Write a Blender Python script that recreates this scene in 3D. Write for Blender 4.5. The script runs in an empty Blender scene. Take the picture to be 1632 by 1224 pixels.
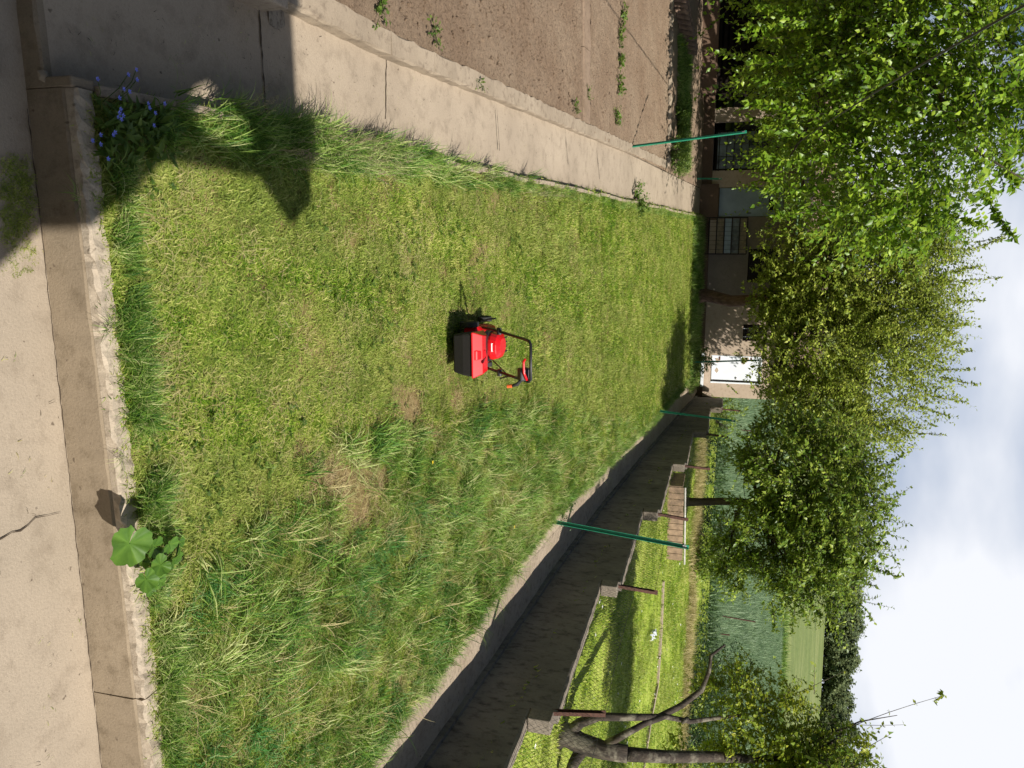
import bpy, math, random
import numpy as np
from mathutils import Vector, Matrix, noise

random.seed(7); rng = np.random.default_rng(7)
sc = bpy.context.scene
C = sc.collection

# ------------------------------------------------------------------ camera
F, PITCH, ROLL, CAMZ = 1226.0, math.radians(15.1), 0.05, 3.2
cp_, sp_, cr_, sr_ = math.cos(PITCH), math.sin(PITCH), math.cos(ROLL), math.sin(ROLL)
Rv = Vector((1, 0, 0)); Uv = Vector((0, sp_, cp_)); Fv = Vector((0, cp_, -sp_))
ex = Uv * cr_ - Rv * sr_              # the phone was held upright, the picture is stored on its side
ey = -(Rv * cr_ + Uv * sr_)
cam_d = bpy.data.cameras.new('camera'); cam = bpy.data.objects.new('camera', cam_d); C.objects.link(cam)
M = Matrix((ex, ey, -Fv)).transposed().to_4x4(); M.translation = Vector((0, 0, CAMZ))
cam.matrix_world = M
cam_d.sensor_width = 36; cam_d.lens = F / 1632 * 36; cam_d.clip_start = 0.05; cam_d.clip_end = 3000
sc.camera = cam

# ------------------------------------------------------------------ world, sun, exposure
SUN_EL = math.radians(46)
world = bpy.data.worlds.new('World'); sc.world = world; world.use_nodes = True
wn, wl = world.node_tree.nodes, world.node_tree.links
wn.clear()
def wnode(t, **k):
    n = wn.new(t)
    for a, b in k.items(): setattr(n, a, b)
    return n
w_out = wnode('ShaderNodeOutputWorld')
sky = wnode('ShaderNodeTexSky', sky_type='NISHITA', sun_disc=False, sun_elevation=SUN_EL, sun_rotation=math.radians(135))
bg1 = wnode('ShaderNodeBackground'); bg1.inputs['Strength'].default_value = 0.05
wl.new(sky.outputs[0], bg1.inputs['Color'])
tc = wnode('ShaderNodeTexCoord')
mp = wnode('ShaderNodeMapping'); mp.inputs['Scale'].default_value = (1, 1, 2.2); wl.new(tc.outputs['Generated'], mp.inputs[0])
n1 = wnode('ShaderNodeTexNoise'); n1.inputs['Scale'].default_value = 2.3; n1.inputs['Detail'].default_value = 8; n1.inputs['Roughness'].default_value = .52
wl.new(mp.outputs[0], n1.inputs['Vector'])
sep = wnode('ShaderNodeSeparateXYZ'); wl.new(tc.outputs['Generated'], sep.inputs[0])
# cloud bank thicker to the right of the garden and towards the horizon, open blue overhead and behind
m1 = wnode('ShaderNodeMath', operation='MULTIPLY_ADD'); wl.new(sep.outputs['X'], m1.inputs[0]); m1.inputs[1].default_value = .85; wl.new(n1.outputs[0], m1.inputs[2])
m2 = wnode('ShaderNodeMath', operation='MULTIPLY_ADD'); wl.new(sep.outputs['Z'], m2.inputs[0]); m2.inputs[1].default_value = -.75; wl.new(m1.outputs[0], m2.inputs[2])
m3 = wnode('ShaderNodeMath', operation='MULTIPLY_ADD'); wl.new(sep.outputs['Y'], m3.inputs[0]); m3.inputs[1].default_value = .40; wl.new(m2.outputs[0], m3.inputs[2])
mr = wnode('ShaderNodeMapRange', interpolation_type='SMOOTHSTEP'); wl.new(m3.outputs[0], mr.inputs['Value'])
mr.inputs['From Min'].default_value = .30; mr.inputs['From Max'].default_value = .50
n2 = wnode('ShaderNodeTexNoise'); n2.inputs['Scale'].default_value = 3.1; n2.inputs['Detail'].default_value = 5; n2.inputs['Roughness'].default_value = .45
mp2 = wnode('ShaderNodeMapping'); mp2.inputs['Location'].default_value = (3.3, 1.2, 7.1); wl.new(mp.outputs[0], mp2.inputs[0]); wl.new(mp2.outputs[0], n2.inputs['Vector'])
cr = wnode('ShaderNodeValToRGB'); wl.new(n2.outputs[0], cr.inputs[0])
cr.color_ramp.elements[0].position = .38; cr.color_ramp.elements[0].color = (.46, .53, .66, 1)
cr.color_ramp.elements[1].position = .60; cr.color_ramp.elements[1].color = (.86, .88, .93, 1)
bg2 = wnode('ShaderNodeBackground'); bg2.inputs['Strength'].default_value = .80; wl.new(cr.outputs[0], bg2.inputs['Color'])
mx = wnode('ShaderNodeMixShader'); wl.new(mr.outputs[0], mx.inputs[0]); wl.new(bg1.outputs[0], mx.inputs[1]); wl.new(bg2.outputs[0], mx.inputs[2])
wl.new(mx.outputs[0], w_out.inputs[0])

sun_d = bpy.data.lights.new('sun', 'SUN'); sun_d.energy = 5.0; sun_d.angle = math.radians(.5); sun_d.color = (1, .945, .86)
sun = bpy.data.objects.new('sun', sun_d); C.objects.link(sun)
Ld = Vector((-.7071 * math.cos(SUN_EL), .7071 * math.cos(SUN_EL), -math.sin(SUN_EL)))
sun.rotation_euler = Ld.to_track_quat('-Z', 'Y').to_euler(); sun.location = (20, -20, 30)
sc.view_settings.view_transform = 'Standard'; sc.view_settings.look = 'None'
sc.view_settings.exposure = 0.45; sc.view_settings.gamma = 1; sc.view_settings.use_curve_mapping = False
sc.render.engine = 'CYCLES'

# ------------------------------------------------------------------ placing helpers
def ray(x, y):
    a, b = x - 816, y - 612
    up = a * cr_ + b * sr_; rt = -a * sr_ + b * cr_
    return Vector((rt / F, cp_ + sp_ * up / F, -sp_ + cp_ * up / F))
def hit(x, y, a=0.0, s=.09):          # a point on the slope z = a + s*Y
    r = ray(x, y); t = (CAMZ - a) / (s * r.y - r.z); return Vector((0, 0, CAMZ)) + r * t
def at(x, y, Y):
    r = ray(x, y); return Vector((0, 0, CAMZ)) + r * (Y / r.y)
CT, ST = .981, .1925                  # the plot lies turned 11 degrees
def W(a, b, z=None, dz=0.0):          # plot coordinates (across, along) to world; z None follows the slope
    X, Y = CT * a - ST * b, ST * a + CT * b
    return Vector((X, Y, (.09 * Y if z is None else z) + dz))
def AB(p): return CT * p[0] + ST * p[1], -ST * p[0] + CT * p[1]
def zn(Y):                            # the neighbour's ground, then the hill
    if Y < 29: return .09 * Y + .5
    if Y < 100: return 3.11 + .128 * (Y - 29)
    if Y < 300: return 12.2 + .16 * (Y - 100)
    return 44.2 + .02 * (Y - 300)
def hitn(x, y):                       # a point on the neighbour's ground
    return hit(x, y, .5)

# ------------------------------------------------------------------ mesh helpers
class MB:
    def __init__(s): s.v = []; s.f = []
    def box(s, c, size, ax=None, taper=1.0):
        c = Vector(c); h = Vector(size) / 2
        if ax is None: ax = (Vector((1, 0, 0)), Vector((0, 1, 0)), Vector((0, 0, 1)))
        n = len(s.v)
        for k in (-1, 1):
            t = taper if k > 0 else 1
            for i, j in ((-1, -1), (1, -1), (1, 1), (-1, 1)):
                s.v.append(c + ax[0] * h.x * i * t + ax[1] * h.y * j * t + ax[2] * h.z * k)
        for q in ((0, 3, 2, 1), (4, 5, 6, 7), (0, 1, 5, 4), (1, 2, 6, 5), (2, 3, 7, 6), (3, 0, 4, 7)):
            s.f.append([n + i for i in q])
        return s
    def prism(s, pts, lo, hi):        # plan polygon, lo/hi: number or function of the point
        n = len(s.v); m = len(pts)
        for g in (lo, hi):
            for p in pts: s.v.append(Vector((p[0], p[1], g(p) if callable(g) else g)))
        s.f.append([n + i for i in range(m)][::-1]); s.f.append([n + m + i for i in range(m)])
        for i in range(m):
            j = (i + 1) % m; s.f.append([n + i, n + j, n + m + j, n + m + i])
        return s
    def tube(s, pts, r, k=6, cap=True, r1=None):
        pts = [Vector(p) for p in pts]; m = len(pts); n = len(s.v)
        up = None
        for i, p in enumerate(pts):
            d = (pts[min(i + 1, m - 1)] - pts[max(i - 1, 0)]).normalized()
            if up is None:
                up = d.orthogonal().normalized()
            up = (up - d * up.dot(d)).normalized(); w = d.cross(up)
            if isinstance(r, (list, tuple)): rr = r[i]
            else: rr = r if r1 is None else r + (r1 - r) * i / (m - 1)
            for j in range(k):
                a = 2 * math.pi * j / k
                s.v.append(p + (up * math.cos(a) + w * math.sin(a)) * rr)
        for i in range(m - 1):
            for j in range(k):
                a, b = n + i * k + j, n + i * k + (j + 1) % k
                s.f.append([a, b, b + k, a + k])
        if cap:
            s.f.append([n + j for j in range(k)][::-1]); s.f.append([n + (m - 1) * k + j for j in range(k)])
        return s
    def cyl(s, a, b, r, k=14): return s.tube([a, b], r, k)
    def quad(s, *p):
        n = len(s.v); s.v += [Vector(q) for q in p]; s.f.append(list(range(n, n + len(p)))); return s
    def mesh(s, name, off=Vector((0, 0, 0)), smooth=False):
        me = bpy.data.meshes.new(name); me.from_pydata([tuple(p - off) for p in s.v], [], s.f)
        if smooth: me.polygons.foreach_set('use_smooth', [True] * len(me.polygons))
        me.update(); return me
def tag(o, label=None, cat=None, group=None, kind=None):
    if label: o['label'] = label
    if cat: o['category'] = cat
    if group: o['group'] = group
    if kind: o['kind'] = kind
    return o
def root(name, loc, label, cat, group=None, rz=0):
    o = bpy.data.objects.new(name, None); C.objects.link(o); o.location = loc; o.rotation_euler = (0, 0, rz)
    o.empty_display_size = .1
    return tag(o, label, cat, group)
def wloc(o):
    v = Vector(o.location)
    while o.parent: o = o.parent; v += Vector(o.location)
    return v
def obj(name, mb, mat, parent=None, local=False, smooth=False, bevel=0, **k):
    off = Vector((0, 0, 0))
    if parent is not None and not local: off = wloc(parent)
    me = mb if isinstance(mb, bpy.types.Mesh) else mb.mesh(name, off, smooth)
    if mat is not None and not me.materials: me.materials.append(mat)
    o = bpy.data.objects.new(name, me); C.objects.link(o); o.parent = parent
    if bevel:
        m = o.modifiers.new('bevel', 'BEVEL'); m.width = bevel; m.segments = 2; m.limit_method = 'ANGLE'
    return tag(o, **k)
def dup(o, loc=None, rz=None, parent=None, **k):
    c = o.copy(); C.objects.link(c); c.parent = parent
    if loc is not None: c.location = loc
    if rz is not None: c.rotation_euler = (0, 0, rz)
    for ch in list(o.children):
        dup(ch, parent=c)
    return tag(c, **k)
def np_mesh(name, V, tris=None, quads=None, attrs=None, smooth=True):
    me = bpy.data.meshes.new(name)
    V = np.asarray(V, dtype=np.float32).reshape(-1, 3)
    nt = 0 if tris is None else len(tris); nq = 0 if quads is None else len(quads)
    me.vertices.add(len(V)); me.vertices.foreach_set('co', V.ravel())
    li = []
    if nt: li.append(np.asarray(tris, dtype=np.int32).ravel())
    if nq: li.append(np.asarray(quads, dtype=np.int32).ravel())
    li = np.concatenate(li); me.loops.add(len(li)); me.loops.foreach_set('vertex_index', li)
    st = np.concatenate([np.arange(nt) * 3, nt * 3 + np.arange(nq) * 4]).astype(np.int32)
    me.polygons.add(nt + nq); me.polygons.foreach_set('loop_start', st)
    if smooth: me.polygons.foreach_set('use_smooth', np.ones(nt + nq, dtype=bool))
    for n, a in (attrs or {}).items():
        at_ = me.attributes.new(n, 'FLOAT', 'POINT'); at_.data.foreach_set('value', np.asarray(a, dtype=np.float32))
    me.update(calc_edges=True); me.validate(); return me

# ------------------------------------------------------------------ materials
class Mat:
    def __init__(s, name):
        s.m = bpy.data.materials.new(name); s.m.use_nodes = True
        s.n, s.l = s.m.node_tree.nodes, s.m.node_tree.links; s.n.clear()
        s.out = s.n.new('ShaderNodeOutputMaterial'); s.b = s.n.new('ShaderNodeBsdfPrincipled')
        s.l.new(s.b.outputs[0], s.out.inputs[0]); s.pos = None
    def P(s):
        if s.pos is None: s.pos = s.n.new('ShaderNodeNewGeometry').outputs['Position']
        return s.pos
    def noise(s, scale, detail=4, rough=.55, stretch=None, src=None):
        n = s.n.new('ShaderNodeTexNoise'); n.inputs['Scale'].default_value = scale
        n.inputs['Detail'].default_value = detail; n.inputs['Roughness'].default_value = rough
        v = src or s.P()
        if stretch:
            m = s.n.new('ShaderNodeMapping'); m.inputs['Scale'].default_value = stretch[:3]
            if len(stretch) > 3: m.inputs['Rotation'].default_value = (0, 0, stretch[3])
            s.l.new(v, m.inputs[0]); v = m.outputs[0]
        s.l.new(v, n.inputs['Vector']); return n.outputs[0]
    def ramp(s, fac, stops):
        r = s.n.new('ShaderNodeValToRGB'); e = r.color_ramp.elements
        while len(e) < len(stops): e.new(.5)
        for i, (p, c) in enumerate(stops):
            e[i].position = p; e[i].color = (*c, 1) if not isinstance(c, (int, float)) else (c, c, c, 1)
        s.l.new(fac, r.inputs[0]); return r.outputs[0]
    def mix(s, fac, a, b, mode='MIX'):
        m = s.n.new('ShaderNodeMix'); m.data_type = 'RGBA'; m.blend_type = mode
        for i, v in ((0, fac), (6, a), (7, b)):
            if isinstance(v, (int, float)): m.inputs[i].default_value = v if i == 0 else (v, v, v, 1)
            elif isinstance(v, tuple): m.inputs[i].default_value = (*v, 1)
            else: s.l.new(v, m.inputs[i])
        return m.outputs[2]
    def col(s, c):
        if isinstance(c, tuple): s.b.inputs['Base Color'].default_value = (*c, 1)
        else: s.l.new(c, s.b.inputs['Base Color'])
        return s
    def bump(s, h, strength=.5, dist=.01):
        b = s.n.new('ShaderNodeBump'); b.inputs['Strength'].default_value = strength; b.inputs['Distance'].default_value = dist
        s.l.new(h, b.inputs['Height']); s.l.new(b.outputs[0], s.b.inputs['Normal']); return s
    def set(s, **k):
        for a, v in k.items(): s.b.inputs[a.replace('_', ' ')].default_value = v
        return s
    def attr(s, name):
        a = s.n.new('ShaderNodeAttribute'); a.attribute_name = name; return a.outputs['Fac']
    def rand(s): return s.n.new('ShaderNodeObjectInfo').outputs['Random']
    def transl(s, fac, c):            # leaves let light through
        t = s.n.new('ShaderNodeBsdfTranslucent')
        if isinstance(c, tuple): t.inputs[0].default_value = (*c, 1)
        else: s.l.new(c, t.inputs[0])
        m = s.n.new('ShaderNodeMixShader'); m.inputs[0].default_value = fac
        s.l.new(s.b.outputs[0], m.inputs[1]); s.l.new(t.outputs[0], m.inputs[2]); s.l.new(m.outputs[0], s.out.inputs[0]); return s

def simple(name, c, rough=.6, var=.25, scale=6, bump=.15, metal=0):
    m = Mat(name); n = m.noise(scale, 5)
    m.col(m.ramp(n, [(.3, tuple(x * (1 - var) for x in c)), (.7, tuple(min(1, x * (1 + var)) for x in c))]))
    m.set(Roughness=rough, Metallic=metal)
    if bump: m.bump(m.noise(scale * 8, 3), bump, .004)
    return m.m
def concrete(name, c1, c2, stain=(.16, .12, .085), sc_=1.0, damp=.35, speck=.5, bump=.5, stretch=None, moss=None):
    m = Mat(name)
    big = m.noise(.9 * sc_, 6, .6, stretch); mid = m.noise(6 * sc_, 6, .65, stretch); fine = m.noise(70, 4, .7); fine2 = m.noise(230, 2, .6)
    c = m.mix(m.ramp(big, [(.3, 0), (.7, 1)]), c1, c2)
    c = m.mix(m.ramp(mid, [(.50, 0), (.72, damp)]), c, stain)
    c = m.mix(m.ramp(fine, [(.3, .28), (.5, 0)]), c, tuple(x * .55 for x in c1))
    c = m.mix(m.ramp(fine2, [(.60, 0), (.74, speck)]), c, tuple(min(.85, x * 1.5) for x in c2))
    dots = m.noise(21, 2, .5)
    c = m.mix(m.ramp(dots, [(.70, 0), (.76, .75)]), c, (.09, .065, .045))
    if moss: c = m.mix(m.ramp(m.noise(3.1, 6, .7), [(.52, 0), (.66, .8)]), c, moss)
    m.col(c).set(Roughness=.9); m.b.inputs['Specular IOR Level'].default_value = .25
    h = m.mix(.35, fine, mid); m.bump(h, bump * .8, .007); return m.m
M_terrace = concrete('terrace_concrete', (.30, .25, .19), (.40, .33, .25), stain=(.18, .14, .10), damp=.5, bump=.8)
M_face = concrete('brown_concrete', (.205, .162, .112), (.27, .215, .15), stain=(.12, .09, .055), damp=.7, sc_=1.6, bump=.9)  # brown mix, darker than the terrace
M_kerb = concrete('kerb_concrete', (.32, .265, .20), (.46, .39, .30), stain=(.15, .12, .085), damp=.7, sc_=4, bump=1.0, speck=.35)
M_path = concrete('path_concrete', (.29, .235, .175), (.39, .32, .24), stain=(.17, .135, .097), damp=.55, bump=.9)
M_coping = concrete('coping_concrete', (.25, .20, .145), (.35, .285, .21), stain=(.14, .105, .075), damp=.8, sc_=2, bump=1)
M_edge = concrete('edging_concrete', (.30, .24, .18), (.42, .34, .26), stain=(.14, .11, .08), damp=.8, sc_=4, bump=1)
M_alley = concrete('alley_concrete', (.34, .27, .195), (.43, .35, .26), stain=(.17, .13, .09), damp=.8, sc_=2, bump=1)
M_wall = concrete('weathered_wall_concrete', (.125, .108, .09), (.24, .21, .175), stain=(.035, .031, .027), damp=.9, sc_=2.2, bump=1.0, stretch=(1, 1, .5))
M_wtop = concrete('wall_top_concrete', (.17, .14, .11), (.28, .24, .19), stain=(.08, .065, .05), damp=.9, sc_=5, bump=1.0)
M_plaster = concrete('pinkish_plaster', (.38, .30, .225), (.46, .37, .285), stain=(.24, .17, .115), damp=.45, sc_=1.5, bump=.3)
M_plaster2 = concrete('shaded_plaster', (0.181, 0.150, 0.129), (0.241, 0.202, 0.172), stain=(0.120, 0.099, 0.086), damp=.4, sc_=1.2, bump=.3)  # darker copy of the plaster, wall shade put into its colour
M_plinth = concrete('brown_plinth_concrete', (.11, .07, .05), (.16, .105, .07), stain=(.09, .06, .04), damp=.6, sc_=2)  # tone darkened to carry the heavy shade around the shed
M_yard = concrete('yard_concrete', (.2, .14, .095), (.27, .2, .14), damp=.6, sc_=1.5)  # darker brown mix, the shade over the yard put into the colour
M_pipe = simple('weathered_white_pipe', (.42, .40, .37), .6, .3, 12, .2)
M_strip = concrete('dirty_cross_strip', (.19, .135, .09), (.26, .19, .135), stain=(.12, .08, .055), damp=.9, sc_=3, bump=1)
M_house = simple('house_render', (.5, .46, .4)); M_roof = simple('roof_tiles', (.3, .12, .08))
M_white = simple('white_paint', (.72, .76, .80), .45, .05, 3, .05)
M_bluedoor = simple('blue_grey_sheet_metal', (.22, .28, .34), .4, .15, 3, .05, .3)
M_rust = simple('rusty_steel', (.085, .036, .024), .8, .45, 30, .5)
def green_post():
    m = Mat('green_painted_steel'); n = m.noise(14, 4, .6); s = m.noise(55, 2, .5)
    c = m.ramp(n, [(.3, (.012, .20, .11)), (.7, (.02, .29, .165))])
    m.col(m.mix(m.ramp(s, [(.68, 0), (.74, .7)]), c, (.16, .1, .06))).set(Roughness=.45); return m.m
M_green = green_post()
M_black = simple('black_plastic', (.012, .012, .013), .45, .3, 12, .1)
M_dark = simple('dark_void', (.012, .010, .009), .9, .2, 5, 0)
M_bag = simple('black_grass_bag_cloth', (.009, .007, .006), .9, .25, 60, .4)
def red_plastic():
    m = Mat('red_plastic'); m.col(m.ramp(m.noise(9, 3), [(.3, (.52, .004, .008)), (.7, (.60, .007, .012))])).set(Roughness=.32); return m.m
M_red = red_plastic()
M_silver = simple('silver_sticker', (.62, .6, .6), .3, .1, 30, 0)
M_orange = simple('orange_plug_plastic', (.65, .12, .03), .4, .1, 30, 0)
M_rubber = simple('rubber', (.02, .02, .02), .8, .2, 20, .2)
M_wire = simple('galvanised_wire', (.06, .06, .055), .5, .3, 10, 0, .4)
M_wood = simple('weathered_wood', (.28, .19, .125), .85, .35, 9, .4)
M_darkwood = simple('dark_brown_wood', (.014, .011, .009), .95, .35, 9, .4)
M_darkwood.node_tree.nodes['Principled BSDF'].inputs['Specular IOR Level'].default_value = .1
M_stone = simple('pale_stone', (.26, .21, .15), .85, .3, 14, .5)
M_tile = simple('clay_roof_tile', (.20, .13, .09), .85, .35, 12, .4)
M_cable = simple('black_cable', (.015, .015, .015), .5, .2, 4, 0)
M_crackf = simple('crack_dirt', (.055, .038, .024), 1, .4, 20, 0)
M_plasticbag = simple('white_plastic', (.66, .70, .74), .4, .12, 30, .2)
M_flower = simple('blue_petals', (.16, .19, .72), .6, .2, 60, 0)
M_yellow = simple('yellow_petals', (.75, .55, .02), .6, .2, 60, 0)
M_whitefl = simple('white_petals', (.75, .75, .68), .6, .1, 60, 0)
def glass():
    m = Mat('dusty_glass'); n = m.noise(2.5, 5)
    m.col(m.ramp(n, [(.35, (.04, .05, .055)), (.7, (.22, .27, .29))])).set(Roughness=.18); return m.m
M_glass = glass()
def soil_mat():
    m = Mat('tilled_soil'); b = m.noise(1.1, 5); mid = m.noise(30, 6, .75); f = m.noise(120, 4, .7)
    c = m.mix(m.ramp(b, [(.35, 0), (.65, 1)]), (.30, .21, .14), (.37, .275, .19))
    c = m.mix(m.ramp(mid, [(.36, .75), (.5, 0)]), c, (.13, .085, .054))
    c = m.mix(m.ramp(f, [(.58, 0), (.72, .6)]), c, (.40, .30, .21))
    m.col(c).set(Roughness=.95); m.b.inputs['Specular IOR Level'].default_value = .15
    m.bump(m.mix(.5, mid, f), 1.0, .05); return m.m
M_soil = soil_mat()
def bark(name, c1, c2, lichen=None):
    m = Mat(name); n = m.noise(12, 6, .65, (1, 1, .25)); 
    c = m.ramp(n, [(.35, c1), (.68, c2)])
    if lichen: c = m.mix(m.ramp(m.noise(5, 5, .6), [(.5, 0), (.62, .8)]), c, lichen)
    m.col(c).set(Roughness=.9); m.bump(n, 1.0, .03); return m.m
M_bark = bark('fruit_tree_bark', (.028, .02, .015), (.095, .07, .052))
M_bark2 = bark('reddish_bark', (.075, .04, .026), (.22, .13, .09))
M_bark3 = bark('lichened_bark', (.018, .013, .009), (.065, .048, .034), (.19, .17, .125))
def leaf_mat(name, dark, mid, light, tr=.35, rough=.5, patch=1.2):
    m = Mat(name); r = m.attr('rnd'); n = m.noise(patch, 3)
    f = m.mix(.35, r, n)
    c = m.ramp(f, [(.22, dark), (.5, mid), (.8, light)])
    m.col(c).set(Roughness=rough); m.b.inputs['Specular IOR Level'].default_value = .35
    t = m.mix(.5, c, tuple(min(1, x * 1.7) for x in light)); m.transl(tr, t); return m.m
L_left = leaf_mat('broad_leaf_green', (.04, .095, .008), (.13, .24, .014), (.33, .45, .04), .34, .38)
L_mid = leaf_mat('small_olive_leaf', (.06, .10, .012), (.21, .28, .03), (.44, .48, .09), .32, .45)
L_cherry = leaf_mat('cherry_leaf_green', (.035, .075, .010), (.115, .195, .018), (.33, .40, .06), .28, .42)
L_right = leaf_mat('yellow_green_leaf', (.05, .10, .010), (.17, .25, .02), (.42, .44, .05), .34, .42)
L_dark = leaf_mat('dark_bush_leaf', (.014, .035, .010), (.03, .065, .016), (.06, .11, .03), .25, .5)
L_wood = leaf_mat('far_wood_leaf', (.05, .085, .045), (.12, .165, .075), (.27, .31, .14), .3, .7, .05)
L_mallow = leaf_mat('mallow_leaf', (.04, .105, .012), (.085, .18, .02), (.16, .26, .04), .25, .5, 22)
L_weed = leaf_mat('weed_leaf', (.04, .085, .012), (.09, .155, .02), (.18, .25, .045), .35, .5)
def grass_mat(name, stops, tr=.3, stripes=False, pinkish=False):
    m = Mat(name); r = m.attr('rnd'); o = m.rand(); h = m.attr('hgt')
    n = m.noise(1.0, 4, .6); n2 = m.noise(3.3, 3, .6)
    f = m.mix(.5, m.mix(.5, r, n2), m.mix(.4, n, o))
    c = m.ramp(f, stops)
    if stripes:
        w = m.noise(1.0, 2, .5, (1.7, .10, 1, -.195))
        c = m.mix(m.ramp(w, [(.42, 0), (.58, .5)]), c, (.36, .40, .11))
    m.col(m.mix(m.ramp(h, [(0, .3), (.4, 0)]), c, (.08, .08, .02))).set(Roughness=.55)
    m.b.inputs['Specular IOR Level'].default_value = .3
    m.transl(tr, m.mix(.5, c, (.30, .38, .04))); return m.m
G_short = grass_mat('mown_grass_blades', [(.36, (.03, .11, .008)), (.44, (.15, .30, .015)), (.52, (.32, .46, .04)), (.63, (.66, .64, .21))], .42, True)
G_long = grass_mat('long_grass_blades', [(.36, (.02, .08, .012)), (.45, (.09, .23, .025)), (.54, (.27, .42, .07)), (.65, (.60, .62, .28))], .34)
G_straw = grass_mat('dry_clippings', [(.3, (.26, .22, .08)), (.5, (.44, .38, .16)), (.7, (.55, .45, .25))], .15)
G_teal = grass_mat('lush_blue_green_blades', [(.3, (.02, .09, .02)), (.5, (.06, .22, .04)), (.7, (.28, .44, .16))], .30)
def ground_mat(name, cols, scales=(.8, 9, 60), bump=.8, dist=.02, stripes=None):
    m = Mat(name); a, b, f = (m.noise(s, 5, .62) for s in scales)
    c = m.ramp(m.mix(.5, a, b), [(.36, cols[0]), (.5, cols[1]), (.64, cols[2])])
    c = m.mix(m.ramp(f, [(.35, .4), (.5, 0)]), c, tuple(x * .45 for x in cols[0]))
    if stripes:
        w = m.noise(stripes[0], 3, .5, stripes[1]); c = m.mix(m.ramp(w, [(.42, 0), (.6, .5)]), c, stripes[2])
    m.col(c).set(Roughness=.95); m.b.inputs['Specular IOR Level'].default_value = .1
    m.bump(m.mix(.5, b, f), bump, dist); return m.m
M_lawn = ground_mat('lawn_thatch', ((.10, .085, .03), (.19, .14, .06), (.30, .215, .12)))
M_nlawn = ground_mat('neighbour_turf', ((.20, .27, .03), (.28, .36, .05), (.38, .41, .10)), (.5, 5, 30))
M_crop = ground_mat('young_crop', ((.10, .18, .085), (.14, .23, .11), (.18, .265, .135)), (.12, 1.3, 7), 1, .3)
M_meadow = ground_mat('meadow', ((.13, .175, .055), (.18, .215, .075), (.24, .26, .11)), (.015, .15, 1.2), .5, .3, (.06, (.12, 3.2, 1), (.10, .14, .045)))
M_base = simple('base_earth', (.10, .08, .05), 1, .3, 3, .3)

# ================================================================== THE SETTING
def sheet(name, pts, mat, n=1, **k):
    mb = MB(); mb.quad(*pts); return obj(name, mb, mat, kind='structure', **k)
def grid(name, fa, na, nb, mat, rough=0.0, seed=0, kind='structure', parent=None, scale=3.0, **k):
    """fa(s,t)->Vector, s,t in 0..1; rough adds relief"""
    V = []
    for j in range(nb + 1):
        for i in range(na + 1):
            p = fa(i / na, j / nb)
            if rough: p = p + Vector((0, 0, rough * (noise.noise(p * scale + Vector((seed, 0, 0))) + .5 * noise.noise(p * scale * 3.1))))
            V.append(tuple(p))
    q = [[j * (na + 1) + i, j * (na + 1) + i + 1, (j + 1) * (na + 1) + i + 1, (j + 1) * (na + 1) + i] for j in range(nb) for i in range(na)]
    me = np_mesh(name, V, quads=q); me.materials.append(mat)
    o = bpy.data.objects.new(name, me); C.objects.link(o); o.parent = parent
    if kind: o['kind'] = kind
    return tag(o, **k)
def lerp(a, b, t): return a + (b - a) * t

# big base sheet: everything stands on it, to the horizon
def gz(X, Y):
    return (zn(Y) if Y > 29 else min(zn(Y), .09 * Y)) - .6
ys = [-300, -60, -10, 0, 10, 20, 29, 45, 70, 100, 150, 220, 300, 420, 700, 1500]
xs = [-1200, -300, -60, -20, 0, 20, 60, 300, 1200]
V = [(x, y, gz(x, y)) for y in ys for x in xs]; nx = len(xs)
q = [[j * nx + i, j * nx + i + 1, (j + 1) * nx + i + 1, (j + 1) * nx + i] for j in range(len(ys) - 1) for i in range(nx - 1)]
me = np_mesh('ground', V, quads=q, smooth=False); me.materials.append(M_base)
tag(obj('ground', me, None), kind='structure')

# terrace in front of the house
grid('terrace', lambda s, t: W(lerp(-9, 9, s), lerp(-6, 3.09 - .03, t), 0.0), 60, 24, M_terrace, .004, 1)
# lawn, its right edge wanders beside the alley
def aedge(b): return float(np.interp(b, [3, 5.2, 6.5, 8, 10, 11, 15, 19, 27], [4.40, 4.32, 4.22, 4.12, 4.02, 3.98, 4.2, 4.38, 4.6]))
def lawn_pt(s, t):
    b = lerp(3.16, 27.2, t ** 1.4); a = lerp(-.66, aedge(b), s); return W(a, b, dz=-.02)
grid('lawn', lawn_pt, 60, 160, M_lawn, .02, 5, scale=2.0)
# side path, a shallow ramp below the lawn
def path_dz(b): return -.16 + .06 * min(1, max(0, (b - 3) / 12))
grid('side_path', lambda s, t: W(lerp(-1.62, -.74, s), lerp(3.10, 27.2, t), dz=path_dz(lerp(3.1, 27.2, t))), 10, 100, M_path, .006, 2)
grid('side_yard', lambda s, t: W(lerp(-9, -1.62, s), lerp(3.10, 4.62, t), dz=-.16), 60, 14, M_path, .006, 2)
# alley between lawn and the neighbour's wall
grid('alley', lambda s, t: W(lerp(3.9, 5.3, s), lerp(3.1, 27.2, t), dz=-.06), 10, 100, M_alley, .012, 3)
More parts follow.
